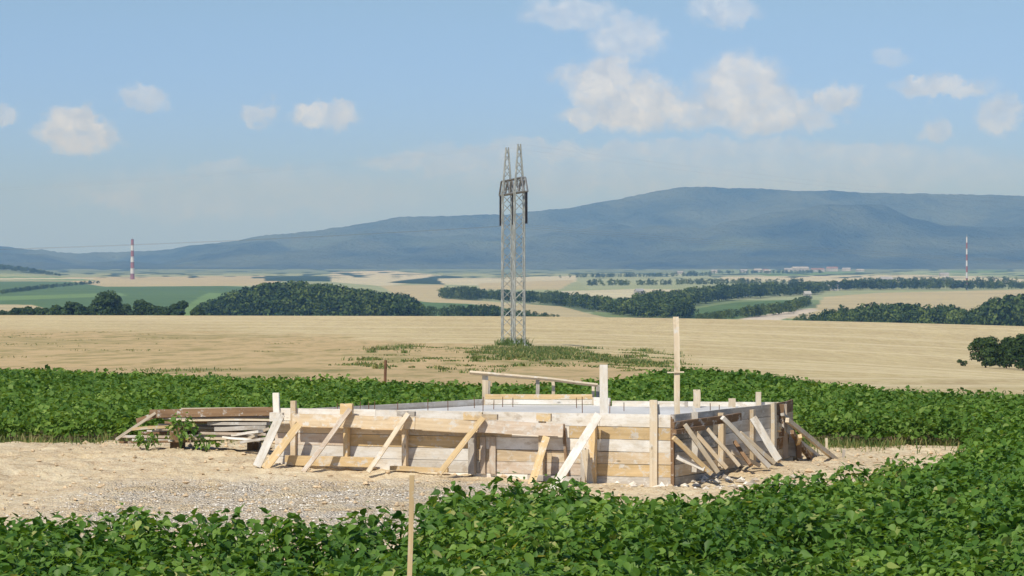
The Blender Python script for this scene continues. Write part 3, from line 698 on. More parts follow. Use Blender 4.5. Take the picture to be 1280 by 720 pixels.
# rear and left walls
G1_ = (-.348, 29.8); G2_ = (1.01, 29.8)
def simple_wall(P0, P1, label, ztop, mats, rows=5, h=.13, posts=()):
    w = Wall(P0, P1); root = empty('formwork_wall', (*((Vector(P0) + Vector(P1)) / 2), 0)); tag(root, label, 'formwork')
    for r_ in range(rows):
        zc = ztop - h * (r_ + .5)
        a = Vector((*P0, zc)); b = Vector((*P1, zc)); d = (b - a).normalized() * .014; plank('board', a + d, b - d, h - .005, .025, mats[r_ % len(mats)], w.n3, root, bow=.002)
    return root, w
rl, RLW = simple_wall(A_, G1_, 'left rear wall of the formwork, its thin top edge running back from the left corner', .775, [W_GREY, W_WHITE, W_TAN])
rm, RMW = simple_wall(G1_, G2_, 'raised middle rear panel of the formwork with a yellow top board', .835, [W_YEL, W_WHITE, W_WHITE], 6, .065)
rj, _ = simple_wall(G2_, (1.22, 29.6), 'narrow step panel joining the raised panel to the right rear wall', .80, [W_WHITE, W_TAN])
rr_, RRW = simple_wall((1.22, 29.6), F_, 'right rear wall of the formwork with three pale upright stubs', .765, [W_WHITE, W_TAN])
for (px, rt, rb, w, D) in ((871, 487, 516, .085, 29.2), (915, 498, 514, .085, 29.25), (948, 490, 514, .065, 29.25), (858, 502, 514, .04, 29.3), (809, 509, 516, .05, 29.4)):
    plank('post', fr(px, rb, D), fr(px, rt, D), w, .035, W_PALE if w > .05 else W_GREY, (0, -1, 0), rr_)
plank('post', fr(871, 524, 28.0), fr(866, 508, 28.0), .035, .03, W_GREY, (0, -1, 0), right)
plank('block', fr(852, 529, 26.75), fr(858, 521, 26.75), .05, .05, W_WHITE, (0, -1, 0), right)
# hand rail frame on the raised panel
rail = empty('guard_rail', (.3, 30.0, .7)); tag(rail, 'thin slanting timber rail on posts above the raised rear panel', 'rail')
for (px, rt, rb, w, mt) in ((606.5, 468, 512, .075, W_PALE), (611.5, 476, 512, .03, W_GREY), (672, 474, 505, .045, W_GREY), (691.5, 477, 505, .04, W_PALE), (741.5, 482, 513, .035, W_PALE), (747, 481, 513, .04, W_GREY)):
    plank('post', fr(px, rb, 29.93), fr(px, rt, 29.93), w, .04, mt, (0, -1, 0), rail)
plank('hand_rail', fr(587, 465.5, 29.88), fr(676, 473, 29.88), .025, .06, W_PALE, (0, -1, .5), rail)
plank('hand_rail', fr(672, 472.5, 29.82), fr(747, 481.5, 29.82), .022, .06, W_PALE, (0, -1, .5), rail)
# free standing boards
o = plank('board_post', fr(755, 521, 27.0), fr(754.5, 456, 27.0), .092, .03, W_WHITE, (-.1, -1, 0)); tag(o, 'wide pale upright board standing just behind the front formwork wall', 'post')
tall = empty('measuring_pole', (*fr(846, 530, 26.7)[:2], .3)); tag(tall, 'tallest thin timber pole with a small crossbar near the front right corner', 'pole')
plank('pole', fr(847, 530, 26.7), fr(845, 396, 26.7), .062, .045, W_PALE, (0, -1, 0), tall, bow=.008)
plank('crossbar', fr(834, 465.5, 26.66), fr(855, 465, 26.66), .014, .02, W_PALE, (0, -1, 0), tall)
# concrete slab and reinforcement
SL = [A_, B_, E_, F_, (1.22, 29.6), G2_, G1_]
cx = sum(p[0] for p in SL) / 7; cy = sum(p[1] for p in SL) / 7
ins = [(cx + (p[0] - cx) * .978, cy + (p[1] - cy) * .978) for p in SL]
vs = []; n = len(ins)
slab = empty('concrete_slab', (cx, cy, 0)); tag(slab, 'freshly poured pale concrete slab inside the formwork', 'slab')
K = 14; vs = [(0, 0, .70)]; fs3 = []; 
ring_pts = []
for i in range(n):
    p, q = ins[i], ins[(i + 1) % n]
    for k in range(K): ring_pts.append((p[0] + (q[0] - p[0]) * k / K - cx, p[1] + (q[1] - p[1]) * k / K - cy))
M_ = len(ring_pts); LV = 6
for l in range(1, LV + 1):
    for (a, b) in ring_pts:
        xx, yy = a * l / LV, b * l / LV; vs.append((xx, yy, .70 + .02 * float(fbm(np.array([xx * 1.5]), np.array([yy * 1.5]), 8)[0])))
for (a, b) in ring_pts: vs.append((a, b, -.1))
f3 = [(0, 1 + k, 1 + (k + 1) % M_) for k in range(M_)]; f4 = []
for l in range(LV):
    for k in range(M_): f4.append((1 + l * M_ + k, 1 + (l + 1) * M_ + k, 1 + (l + 1) * M_ + (k + 1) % M_, 1 + l * M_ + (k + 1) % M_))
mesh_np('concrete_body', vs, [np.array(f3), np.array(f4)], CONC, slab, smooth=False)
def rod(a, b, r, mat, name, parent=None, seg=6):
    a = Vector(a); b = Vector(b); X = (b - a).normalized(); U_ = X.orthogonal().normalized(); W_ = X.cross(U_); vs = []
    o_ = (a + b) / 2
    for c in (a, b):
        for k in range(seg): th = 2 * math.pi * k / seg; vs.append(tuple(c - o_ + U_ * r * math.cos(th) + W_ * r * math.sin(th)))
    fs = [(k, (k + 1) % seg, seg + (k + 1) % seg, seg + k) for k in range(seg)]
    o = mesh_np(name, vs, np.array(fs), mat); o.location = o_ - (parent.location if parent else Vector()); o.parent = parent; return o
for (px, rt, rb, D) in ((422, 504, 512, 28.0), (450, 502, 512, 28.2), (461, 503, 511, 28.3), (468, 501, 511, 28.3), (497, 503, 512, 28.2), (535, 499, 512, 28.0), (593, 496, 512, 29.2), (603.5, 496, 518, 28.2),
      (617, 500, 512, 29.0), (628, 496, 511, 29.4), (721, 497, 513, 29.2), (728, 496, 519, 28.0), (762, 502, 518, 27.8), (888, 504, 514, 28.4), (899, 506, 514, 28.2), (560, 501, 512, 28.6), (641, 497, 510, 29.4), (780, 503, 512, 28.6)):
    rod(fr(px, rb, D) - Vector((0, 0, .05)), fr(px + random.uniform(-.6, .6), rt, D), .005, RUST, 'rebar', slab)
# stakes
o = plank('lath', Vector(((505 - 640) / F * 12.2 - .005, 12.15, -.1)), fr(515.5, 594, 12.25), .025, .018, W_YEL, (0, -1, 0), bow=.006)
tag(o, 'slim yellow lath standing in the foreground crop', 'stake')
o = plank('stake', foot(1033, 566), foot(1033, 566) + Vector((0, 0, .22)), .03, .025, W_PALE, (0, -1, 0)); tag(o, 'short pale stake on the sandy heap right of the props', 'stake')
o = plank('stake', foot(1054, 572), foot(1054, 572) + Vector((.01, 0, .13)), .035, .025, W_GREY, (0, -1, 0)); tag(o, 'stubby grey stake just right of the short pale one', 'stake')
x_, y_ = ground_at(481, 471, .45, 30, 200); o = rod((x_, y_, Ts(x_, y_)), (x_ + .02, y_, Ts(x_, y_) + .85), .035, RUST, 'marker_rod'); tag(o, 'rusty marker rod at the far edge of the green crop', 'rod')
# timber stack left of the formwork
def P3(px, row, D): return fr(px, row, D)
PILE = [ # a, b: px,row,D ; w(vertical size), t(depth), mat, normal, label
 ((190, 517.5, 29.4), (344, 514.5, 29.0), .10, .16, W_BROWN, 'thick brown beam lying on top of the timber stack'),  # brown timber, with its shaded side face put into the dark tone
 ((230, 511.6, 29.6), (338, 510.4, 29.35), .022, .20, W_PALE, 'thin pale strip standing for the sunlit top edge of the brown beam'),  # pale strip paints the beam's sunlit top edge
 ((215, 525.3, 29.15), (340, 525.2, 28.9), .022, .14, W_PALE, 'whitish flat board directly below the brown beam'),
 ((262, 529.8, 29.1), (336, 529.8, 28.8), .035, .12, W_GREY, 'pale board second below the brown beam'),
 ((200, 531.5, 29.6), (332, 532.5, 29.3), .03, .14, W_PINK, 'tan board in the middle of the timber stack'),
 ((270, 536.5, 29.0), (334, 534.5, 28.8), .05, .10, W_GREY, 'grey squared timber in the lower middle of the stack'),
 ((180, 541.5, 29.7), (330, 540.5, 29.2), .03, .15, W_BROWN, 'dark board near the bottom of the timber stack'),
 ((292, 543.8, 28.8), (326, 539.2, 28.6), .03, .10, W_WHITE, 'short white offcut sticking out low beside the props'),
 ((168, 550.0, 29.2), (218, 551.2, 28.9), .025, .10, W_WHITE, 'small white board end lying on the earth left of the stack'),
 ((244, 548.0, 28.9), (330, 549.2, 28.7), .03, .12, W_PALE, 'lowest pale board of the stack, lying on the earth'),
 ((145, 549.5, 28.8), (197, 514.5, 29.35), .032, .03, W_PALE, 'slanting pale batten leaning on the left end of the stack'),
 ((165, 536.5, 28.9), (232, 531.5, 29.0), .035, .05, W_YEL, 'short yellow batten crossing the left end of the stack'),
 ((172, 526.5, 29.9), (205, 515.0, 29.6), .07, .04, W_BROWN, 'dark board end tilted behind the slanting batten'),
 ((310, 548.0, 28.6), (336, 535.5, 28.7), .03, .03, W_PALE, 'thin pale stick leaning near the formwork end of the stack'),
]
PILE += [
 ((205, 521.6, 29.75), (338, 520.4, 29.5), .05, .12, W_GREY, 'grey board tucked behind the thick brown beam'),
 ((240, 534.8, 29.35), (328, 536.8, 29.05), .028, .13, W_GREY, 'weathered board under the second pale board'),
 ((196, 536.6, 29.5), (300, 538.0, 29.2), .03, .13, W_PALE, 'long pale board in the lower left of the stack'),
 ((222, 544.8, 29.1), (320, 545.8, 28.9), .03, .12, W_GREY, 'grey board second from the ground in the stack'),
 ((155, 545.8, 29.5), (250, 546.8, 29.2), .03, .12, W_PINK, 'low tan board reaching out left of the stack'),
 ((300, 553.2, 28.4), (338, 547.0, 28.5), .03, .05, W_GREY, 'grey stick lying between the stack and the first brace')]
PILE += [
 ((208, 528.2, 29.3), (336, 527.6, 29.0), .03, .12, W_BROWN, 'dark brown board between the whitish and the pale board'),
 ((188, 533.8, 29.8), (310, 534.6, 29.5), .03, .13, W_BROWN, 'dark board deep in the middle of the stack'),
 ((250, 541.5, 29.0), (334, 543.2, 28.8), .03, .11, W_PINK, 'tan board low at the right half of the stack'),
 ((186, 539.2, 29.9), (290, 541.0, 29.6), .03, .12, W_GREY, 'grey board low at the back left of the stack'),
 ((280, 546.8, 28.7), (322, 551.0, 28.5), .025, .09, W_WHITE, 'short white board end on the ground before the stack'),
 ((150, 553.0, 29.0), (240, 551.5, 28.9), .025, .10, W_BROWN, 'dark board lying on the earth at the left foot of the stack')]
for k, (a, b, w, t_, mt, lb) in enumerate(PILE):
    o = plank('lumber', P3(*a), P3(*b), w, t_, mt, (0, -1, .12), None); tag(o, lb, 'timber', 'loose timber in the stack left of the formwork')
for (px, lb) in ((222, 'left dark bearer block under the timber stack'), (318, 'right dark bearer block under the timber stack')):  # bearer blocks, coloured dark to supply the shade under the stack
    z0 = Ts((px - 640) / F * 29.3, 29.3); a = Vector(((px - 640) / F * 29.3, 29.3, z0 - .02)); o = plank('bearer', a, a + Vector((0, 0, .36)), .14, .35, W_BROWN, (0, -1, 0)); tag(o, lb, 'block', 'bearers under the timber stack')
for (px, row, h_, sp, lb, nn, D) in ((226, 521, .46, .20, 'leafy weed growing in front of the timber stack at its left', 60, 28.8), (184, 538, .24, .16, 'light green weed at the left end of the timber stack', 30, 28.8),
      (258, 538, .22, .16, 'small weed under the middle of the timber stack', 34, 28.8)):
    r0 = crop_plant(px, row, h_, sp, lb, nn * 2, .055, D=D, group='weeds round the timber stack'); r0.name = 'weed'

# ------------------------------------------------------------ trees
def crown(n_lobes, rad, hgt, base, nleaf, ls, seed):
    g = np.random.default_rng(seed); P = []; Nn = []
    for k in range(n_lobes):
        a = g.random() * 6.283; q = g.random() ** .6; zz = base + (hgt - base) * (.14 + .68 * (k + g.random()) / n_lobes)
        prof = math.sin(math.pi * min(.95, max(.12, (zz - base) / (hgt - base) * .85 + .12))) ** .6
        c = np.array([math.cos(a) * rad * q * .68 * prof, math.sin(a) * rad * q * .68 * prof, zz]); lr = min(rad, (hgt - base) * .75) * (.36 + .2 * g.random())
        m_ = nleaf // n_lobes; d = g.normal(size=(m_, 3)); d /= np.linalg.norm(d, axis=1)[:, None]
        d[:, 2] = np.where(d[:, 2] < -.4, -d[:, 2], d[:, 2])
        P.append(c + d * lr * (.72 + .4 * g.random((m_, 1))) * np.array([1, 1, .85])); Nn.append(d + g.normal(0, .45, (m_, 3)))
    P = np.concatenate(P); Nn = np.concatenate(Nn); Nn /= np.linalg.norm(Nn, axis=1)[:, None]; n = len(P)
    ref = g.normal(size=(n, 3)); A1 = np.cross(Nn, ref); A1 /= np.linalg.norm(A1, axis=1)[:, None]; A2 = np.cross(Nn, A1)
    s = ls * (.6 + .8 * g.random((n, 1)))
    V = np.stack([P - A1 * s, P - A2 * s * .6, P + A1 * s, P + A2 * s * .6], 1).reshape(-1, 3); V[:, 2] = np.maximum(V[:, 2], .1)
    return V, np.arange(n * 4).reshape(n, 4), np.repeat(np.clip(g.normal(.5, .22, n), 0, 1), 4)
def trunk_mesh(h, r, rad, seed):
    g = random.Random(seed); vs = []; fs = []
    def limb(pts):
        i0 = len(vs)
        for (c, rd) in pts:
            for q in range(6): vs.append((c[0] + rd * math.cos(q * 1.047), c[1] + rd * math.sin(q * 1.047), c[2]))
        for s_ in range(len(pts) - 1):
            for q in range(6): fs.append((i0 + s_ * 6 + q, i0 + s_ * 6 + (q + 1) % 6, i0 + s_ * 6 + 6 + (q + 1) % 6, i0 + s_ * 6 + 6 + q))
    limb([((0, 0, -.6), r * 1.3), ((0, 0, h * .2), r), ((g.uniform(-.2, .2), g.uniform(-.2, .2), h * .55), r * .7), ((g.uniform(-.4, .4), 0, h * .88), r * .2)])
    for k in range(5):
        a = k * 1.3 + g.random(); z0 = h * g.uniform(.2, .5)
        limb([((0, 0, z0), r * .5), ((math.cos(a) * rad * .4, math.sin(a) * rad * .4, z0 + h * .15), r * .3), ((math.cos(a) * rad * .7, math.sin(a) * rad * .7, z0 + h * .3), r * .1)])
    return vs, np.array(fs)
def tree(px, D, h, rad, label, seed, nleaf=1600, ls=.3, group=None, base=.1, lobes=12, kind='tree', cat='tree'):
    x = (px - 640) / F * D; z = Ts(x, D); root = empty(kind, (x, D, z - .1)); tag(root, label, cat, group)
    V, Fc, A = crown(lobes, rad, h, h * base, nleaf, ls, seed); mesh_np('crown', V, Fc, TREE, root, {'rnd': A})
    vs, fs = trunk_mesh(h * .8, max(.08, rad * .05), rad, seed); mesh_np('trunk', vs, fs, BARK, root); return root
GL = 'trees and bushes along the far edge of the stubble at the left'
def htop(row, px, D): x = (px - 640) / F * D; return zr(row, D) - Ts(x, D) + .1
for (px, D, rt, wpx, lb, sd) in ((62, 776, 387, 34, 'low bush filling the gap between the long low bush and the dark bush', 31), (112, 782, 383, 30, 'low bush in front of the rounded tree on its left side', 32), (203, 776, 385, 30, 'low bush trailing off right of the wide flat topped bush', 33), (25, 778, 387, 34, 'low bush between the lowest one and the long low bush', 34), (8, 770, 389, 30, 'lowest dark bush at the far left edge of the stubble', 1), (40, 765, 385, 44, 'long low bush left of the rounded tree', 2), (92, 770, 379, 42, 'dark bush touching the rounded tree on its left', 3),
      (72, 790, 384, 26, 'small bush behind the low ones at the left', 14), (132, 772, 365.5, 42, 'big rounded dark tree above the left edge of the stubble', 4), (150, 790, 382, 30, 'dark bush tucked under the right side of the rounded tree', 5), (178, 768, 378, 46, 'wide flat topped bush right of the rounded tree', 6),
      (222, 772, 377, 26, 'single small tree apart, left of the wooded knoll', 7), (247, 780, 385, 22, 'light green bush right of the single small tree', 8)):
    tree(px, D, htop(rt, px, D), wpx * D / F / 2, lb, sd, 3600, .42, GL, .0, 16, 'tree' if sd in (4, 7) else 'bush', 'tree' if sd in (4, 7) else 'bush')
GR = 'dark trees at the right edge of the stubble'
for (px, D, rt, wpx, lb, sd) in ((1232, 292, 421, 42, 'leftmost dark round tree at the right edge of the stubble', 21), (1258, 300, 420, 34, 'tree between the outer ones at the right edge of the stubble', 22), (1279, 290, 415, 44, 'tallest dark tree cut by the right frame edge', 23)):
    tree(px, D, max(3.5, htop(rt, px, D)), wpx * D / F / 2, lb, sd, 4200, .17, GR, .0, 16)
tree(1204, 294, .9, .9, 'tiny low bush on the stubble left of the dark trees', 25, 400, .1, None, .0, 5, 'bush', 'bush')
# woods: many crowns as one mass each
CT = [crown(6, 1.0, 1.9, .05, 150, .13, 700 + k) for k in range(6)]
def woods(name, spots, label):
    parts = []
    for (x, y, z, r_, h_) in spots:
        V, Fc, A = random.choice(CT); a = random.random() * 6.28; c, s = math.cos(a), math.sin(a)
        W2 = np.stack([(V[:, 0] * c - V[:, 1] * s) * r_ + x, (V[:, 0] * s + V[:, 1] * c) * r_ + y, V[:, 2] / 1.9 * h_ + z], 1)
        parts.append((W2, Fc, np.clip(A + random.uniform(-.42, .42), 0, 1)))
    V, Fc, A = merge(parts); o = mesh_np(name, V, Fc, WOODM, None, {'rnd': A}); tag(o, label, 'wood', kind='stuff'); return o
def line_wood(path, dep, h_, n, jit=.0):
    """path: list of (px, base D, height) ; crowns spread over a belt dep metres deep"""
    out_ = []
    for _ in range(n):
        t_ = random.random() * (len(path) - 1); i = min(int(t_), len(path) - 2); u = t_ - i
        px = path[i][0] * (1 - u) + path[i + 1][0] * u; D = path[i][1] * (1 - u) + path[i + 1][1] * u + random.uniform(-dep / 2, dep / 2)
        hh = (path[i][2] * (1 - u) + path[i + 1][2] * u) * random.uniform(.72, 1.08); x = (px - 640) / F * D
        out_.append((x, D, Ts(x, D) - .5, hh * random.uniform(.38, .6), hh))
    return out_
def Db(row): return (H + 29) * F / (row - HR)
sp_ = []
for _ in range(620):
    px = random.uniform(246, 524); D = random.uniform(1180, 1450)
    top = np.interp(px, [246, 262, 290, 330, 370, 410, 440, 480, 510, 524], [380, 376, 363, 353.5, 350.5, 354, 359, 364, 368, 376]); x = (px - 640) / F * D; z = Ts(x, D)
    hh = min(14, max(5, (zr(top, D) - z))) * random.uniform(.66, 1.08); sp_.append((x, D, z - .5, hh * random.uniform(.42, .62), hh))
woods('wooded_knoll', sp_, 'dark wooded knoll standing behind the stubble left of the pylon')
woods('tree_belt', line_wood([(553, 1990, 10), (585, 1950, 11), (620, 1900, 9), (660, 1800, 9.5), (700, 1700, 10), (735, 1560, 9.5), (765, 1420, 10), (800, 1340, 10.5), (850, 1320, 12), (862, 1360, 11)], 90, 11, 420), 'dark tree belt running from behind the pylon down to the right')
woods('tree_belt', line_wood([(790, 1480, 11), (850, 1620, 12), (900, 1900, 13), (950, 2050, 13), (1000, 2200, 12), (1025, 2300, 11)], 150, 11, 320), 'dark tree belt rising to the right above the small green field')
woods('tree_belt', line_wood([(1022, 2450, 9), (1060, 2550, 12), (1120, 2600, 12), (1200, 2600, 12), (1280, 2650, 9), (1420, 2700, 9)], 160, 11, 330), 'ragged dark tree belt above the tan field at the right')
woods('wood', line_wood([(985, 1170, 3.5), (1040, 1150, 9), (1090, 1140, 11.5), (1130, 1140, 11.5), (1180, 1130, 10.5), (1225, 1130, 10), (1245, 1130, 15), (1280, 1130, 16), (1420, 1130, 15)], 120, 11, 420), 'dark wood behind the crest of the stubble at the far right')
woods('hedge', line_wood([(0, 2150, 5), (40, 2400, 5), (80, 2750, 5), (126, 3250, 5)], 40, 5, 150), 'thin dark hedge slanting across the green field at the left')
woods('hedge', line_wood([(-120, 1330, 4), (10, 1330, 4)], 40, 5, 40), 'low hedge at the lower left of the green field')
woods('wood', line_wood([(-120, 4300, 12), (-20, 4300, 12), (40, 4300, 9), (76, 4280, 4)], 200, 11, 260), 'bluish dark wood on the low hill at the far left')
woods('hedge', line_wood([(495, 1290, 5), (540, 1300, 7), (600, 1310, 8), (640, 1300, 6), (700, 1290, 3)], 30, 5, 120), 'low bushes along the crest behind the pylon')
woods('hedge', line_wood([(872, 1260, 4), (900, 1280, 5), (940, 1340, 7), (985, 1400, 8), (1012, 1700, 8)], 40, 5, 130), 'scattered bushes beside the pale track')
for rows_, lab in (((1075, 1280, 3300, 3500, 60), 'thin tree line far behind the right belt'), ((700, 890, 4200, 4700, 90), 'thin dotted tree line in the plain right of the pylon'), ((860, 1030, 5200, 5600, 90), 'dotted tree line below the village'), ((735, 1010, 2850, 3100, 110), 'dotted tree row between the pale fields')):
    a, b, d0, d1, nn = rows_; woods('tree_line', line_wood([(a, d0, 9), (b, d1, 9)], 60, 9, nn), lab)

# ------------------------------------------------------------ pylon
def bar(vs, fs, a, b, r):
    a = Vector(a); b = Vector(b); X = (b - a).normalized(); U_ = X.orthogonal().normalized(); W_ = X.cross(U_); i = len(vs)
    for c in (a, b):
        for s1, s2 in ((-1, -1), (1, -1), (1, 1), (-1, 1)): vs.append(tuple(c + U_ * r * s1 + W_ * r * s2))
    for q in range(4): fs.append((i + q, i + (q + 1) % 4, i + 4 + (q + 1) % 4, i + 4 + q))
    fs.append((i + 3, i + 2, i + 1, i)); fs.append((i + 4, i + 5, i + 6, i + 7))
def lattice(vs, fs, p0, p1, w0, w1, step, ex, ey, rc, rb):
    """square lattice column from p0 to p1"""
    p0 = Vector(p0); p1 = Vector(p1); n = max(2, int((p1 - p0).length / step))
    C4 = [(-1, -1), (1, -1), (1, 1), (-1, 1)]
    def cn(i, k): t_ = i / n; w = w0 + (w1 - w0) * t_; c = p0.lerp(p1, t_); return c + ex * (C4[k][0] * w / 2) + ey * (C4[k][1] * w / 2)
    for k in range(4): bar(vs, fs, cn(0, k), cn(n, k), rc)
    for i in range(n):
        for k in range(4):
            k2 = (k + 1) % 4
            if i % 2: bar(vs, fs, cn(i, k), cn(i + 1, k2), rb)
            else: bar(vs, fs, cn(i, k2), cn(i + 1, k), rb)
pR = Vector((.86, 287.5)); pL = Vector((-.60, 296.5)); mid = (pR + pL) / 2; bd = (pL - pR).normalized(); bd3 = Vector((bd.x, bd.y, 0)); bn3 = Vector((bd.y, -bd.x, 0)) * -1
zb = Ts(mid.x, mid.y); pyl = empty('power_pylon', (mid.x, mid.y, zb)); tag(pyl, 'grey lattice portal pylon with two masts and hanging black insulators in the stubble', 'pylon')
off3 = Vector((mid.x, mid.y, zb))
for pp in (pR, pL):
    vs, fs = [], []; b0 = Vector((pp.x, pp.y, Ts(pp.x, pp.y) - .2)) - off3
    lattice(vs, fs, b0, Vector((b0.x, b0.y, 10.6 - zb)), 1.22, 1.12, 1.15, bd3, bn3, .052, .030); mesh_np('mast', vs, np.array(fs), STEEL, pyl)
    vs, fs = [], []; lattice(vs, fs, Vector((b0.x, b0.y, 10.6 - zb)), Vector((b0.x, b0.y, 16.4 - zb)), 1.1, .30, .95, bd3, bn3, .048, .028); mesh_np('peak', vs, np.array(fs), STEEL, pyl)
    bx0 = b0 + Vector((0, 0, .3))
    for sx in (-1, 1):
        for sy in (-1, 1):
            vs, fs = [], []; c = bx0 + bd3 * (sx * .61) + bn3 * (sy * .61); bar(vs, fs, c - Vector((0, 0, .6)), c + Vector((0, 0, .05)), .22); mesh_np('footing', vs, np.array(fs), CONC, pyl)
vs, fs = [], []; m3 = Vector((0, 0, 0)); hb_ = 9.3
def bp(s, z, w): return bd3 * s + bn3 * w + Vector((0, 0, z - zb))
for w in (-.22, .22):
    bar(vs, fs, bp(-hb_, 10.6, w), bp(hb_, 10.6, w), .09); bar(vs, fs, bp(-hb_ + 1.6, 12.3, w), bp(hb_ - 1.6, 12.3, w), .08)
    bar(vs, fs, bp(-hb_, 10.6, w), bp(-hb_ + 1.6, 12.3, w), .08); bar(vs, fs, bp(hb_, 10.6, w), bp(hb_ - 1.6, 12.3, w), .08)
    nn = 9
    for k in range(nn):
        s0 = -hb_ + 1.6 + (2 * hb_ - 3.2) * k / nn; s1 = -hb_ + 1.6 + (2 * hb_ - 3.2) * (k + 1) / nn
        bar(vs, fs, bp(s0, 10.6 if k % 2 else 12.3, w), bp(s1, 12.3 if k % 2 else 10.6, w), .05)
for k in range(14): s0 = -hb_ + 2 * hb_ * k / 13; bar(vs, fs, bp(s0, 10.6, -.22), bp(s0, 10.6, .22), .045)
mesh_np('crossbeam', vs, np.array(fs), STEELD, pyl)
INS = [-hb_ + .3, 0.0, hb_ - .3]
for s0 in INS:
    for w in (0.0,):
        vs, fs = [], []; c0 = bd3 * s0 + bn3 * w + bn3 * (0.0 if s0 == 0 else (.12 if (bn3.x * s0) < 0 else -.12)); zz = 10.5 - zb; prof = []
        for k in range(26): prof.append((zz - k * .145, .13)); prof.append((zz - k * .145 - .05, .21)); prof.append((zz - k * .145 - .09, .13))
        for (z_, rd) in prof:
            for q in range(8): vs.append((c0.x + rd * math.cos(q * .785), c0.y + rd * math.sin(q * .785), z_))
        for k in range(len(prof) - 1):
            for q in range(8): fs.append((k * 8 + q, k * 8 + (q + 1) % 8, k * 8 + 8 + (q + 1) % 8, k * 8 + 8 + q))
        mesh_np('insulator', vs, np.array(fs), PORC, pyl)
# wires
def wire(base, z0, label, sag=5.5, dzL=-3.0, dzR=-5, r=.006):
    pts = []; span = 260; dirv = -bn3 if (-bn3).x > 0 else bn3
    for k in range(-60, 61):
        t_ = k / 60; s_ = t_ * span; u = abs(t_); z = z0 + (dzL if t_ < 0 else dzR) * u - 4 * sag * u * (1 - u); pts.append(base + dirv * s_ + Vector((0, 0, z)))
    vs, fs = [], []
    for i, p in enumerate(pts):
        for q in range(5): vs.append((p.x - base.x, p.y + r * math.cos(q * 1.2566) - base.y, p.z + r * math.sin(q * 1.2566)))
    for i in range(len(pts) - 1):
        for q in range(5): fs.append((i * 5 + q, i * 5 + (q + 1) % 5, i * 5 + 5 + (q + 1) % 5, i * 5 + 5 + q))
    o = mesh_np('power_line', vs, np.array(fs), WIRE); o.location = base; tag(o, label, 'wire', 'wires of the power line'); return o
for s0, lb in zip(INS, ('nearest thin conductor hanging from the right end of the pylon beam', 'middle thin conductor of the power line', 'farthest thin conductor hanging from the left end of the pylon beam')):
    c = Vector((mid.x, mid.y, 0)) + bd3 * s0; wire(c, 6.7, lb, 4.6, 1.5, -4)
for pp, lb in ((pR, 'thin earth wire from the tip of the right pylon mast'), (pL, 'thin earth wire from the tip of the left pylon mast')): wire(Vector((pp.x, pp.y, 0)), 16.4, lb, 7.5, -1.0, -4, .003)

# ------------------------------------------------------------ red and white masts, houses
def mast(px, D, rt, w0, w1, nb, label, first):
    x = (px - 640) / F * D; z = Ts(x, D); hh = zr(rt, D) - z; root = empty('radio_mast', (x, D, z)); tag(root, label, 'mast')
    for k in range(nb):
        z0 = hh * k / nb; z1 = hh * (k + 1) / nb; r0 = (w0 + (w1 - w0) * k / nb) / 2; r1 = (w0 + (w1 - w0) * (k + 1) / nb) / 2; vs, fs = [], []
        for (r_, z_) in ((r0 * 1.0, z0), (r1, z1 - .25), (r1 * 1.25, z1 - .2), (r1 * 1.25, z1)):
            for q in range(10): vs.append((r_ * math.cos(q * .628), r_ * math.sin(q * .628), z_))
        for s_ in range(3):
            for q in range(10): fs.append((s_ * 10 + q, s_ * 10 + (q + 1) % 10, s_ * 10 + 10 + (q + 1) % 10, s_ * 10 + 10 + q))
        mesh_np('mast_section', vs, np.array(fs), MWHT if (k + first) % 2 == 0 else MRED, root)
    vs, fs = [], []; bar(vs, fs, (0, 0, hh), (0, 0, hh + 3), .15); mesh_np('antenna', vs, np.array(fs), STEEL, root)
mast(165.5, 3900, 299, 7.0, 4.5, 7, 'thick red and white banded mast on the horizon at the left', 1)
mast(1208.5, 2560, 296, 2.4, 1.5, 9, 'slim red and white banded mast rising from the tree belt at the right', 0)
def house(px, D, w, d, h, rz, label, roof=HROOF, group='small far buildings in the valley'):
    x = (px - 640) / F * D; z = Ts(x, D) - .3; root = empty('house', (x, D, z), rz); tag(root, label, 'building', group)
    a, b = w / 2, d / 2; rh = h * .45; g = .3
    vs = [(-a, -b, 0), (a, -b, 0), (a, b, 0), (-a, b, 0), (-a, -b, h), (a, -b, h), (a, b, h), (-a, b, h), (-a, 0, h + rh), (a, 0, h + rh)]
    mesh_np('wall', vs, [np.array([(0, 1, 5, 4), (1, 2, 6, 5), (2, 3, 7, 6), (3, 0, 4, 7)]), np.array([(5, 6, 9), (7, 4, 8)])], HWALL, root)
    vs = [(-a - g, -b - g, h - .2), (a + g, -b - g, h - .2), (a + g, 0, h + rh + .2), (-a - g, 0, h + rh + .2), (a + g, b + g, h - .2), (-a - g, b + g, h - .2)]
    vs += [(p[0], p[1], p[2] + .3) for p in vs]
    mesh_np('roof', vs, np.array([(0, 3, 2, 1), (3, 5, 4, 2), (6, 7, 8, 9), (9, 8, 10, 11), (0, 1, 7, 6), (5, 11, 10, 4), (1, 2, 8, 7), (2, 4, 10, 8), (0, 6, 9, 3), (3, 9, 11, 5)]), roof, root)
    nw = max(2, int(w / 4))
    for k in range(min(nw, 6)):
        wx = -a + w * (k + .5) / min(nw, 6); s = .6; zz = h * .55
        mesh_np('window', [(wx - s, -b - .04, zz - s), (wx + s, -b - .04, zz - s), (wx + s, -b - .04, zz + s), (wx - s, -b - .04, zz + s), (wx - s, -b + .04, zz - s), (wx + s, -b + .04, zz - s), (wx + s, -b + .04, zz + s), (wx - s, -b + .04, zz + s)],
                np.array([(0, 1, 2, 3), (0, 4, 5, 1), (1, 5, 6, 2), (2, 6, 7, 3), (3, 7, 4, 0)]), GLASSD, root)
house(1009, 1990, 5.5, 5, 4, .2, 'small white house beside the trees above the pale track', HWALL)
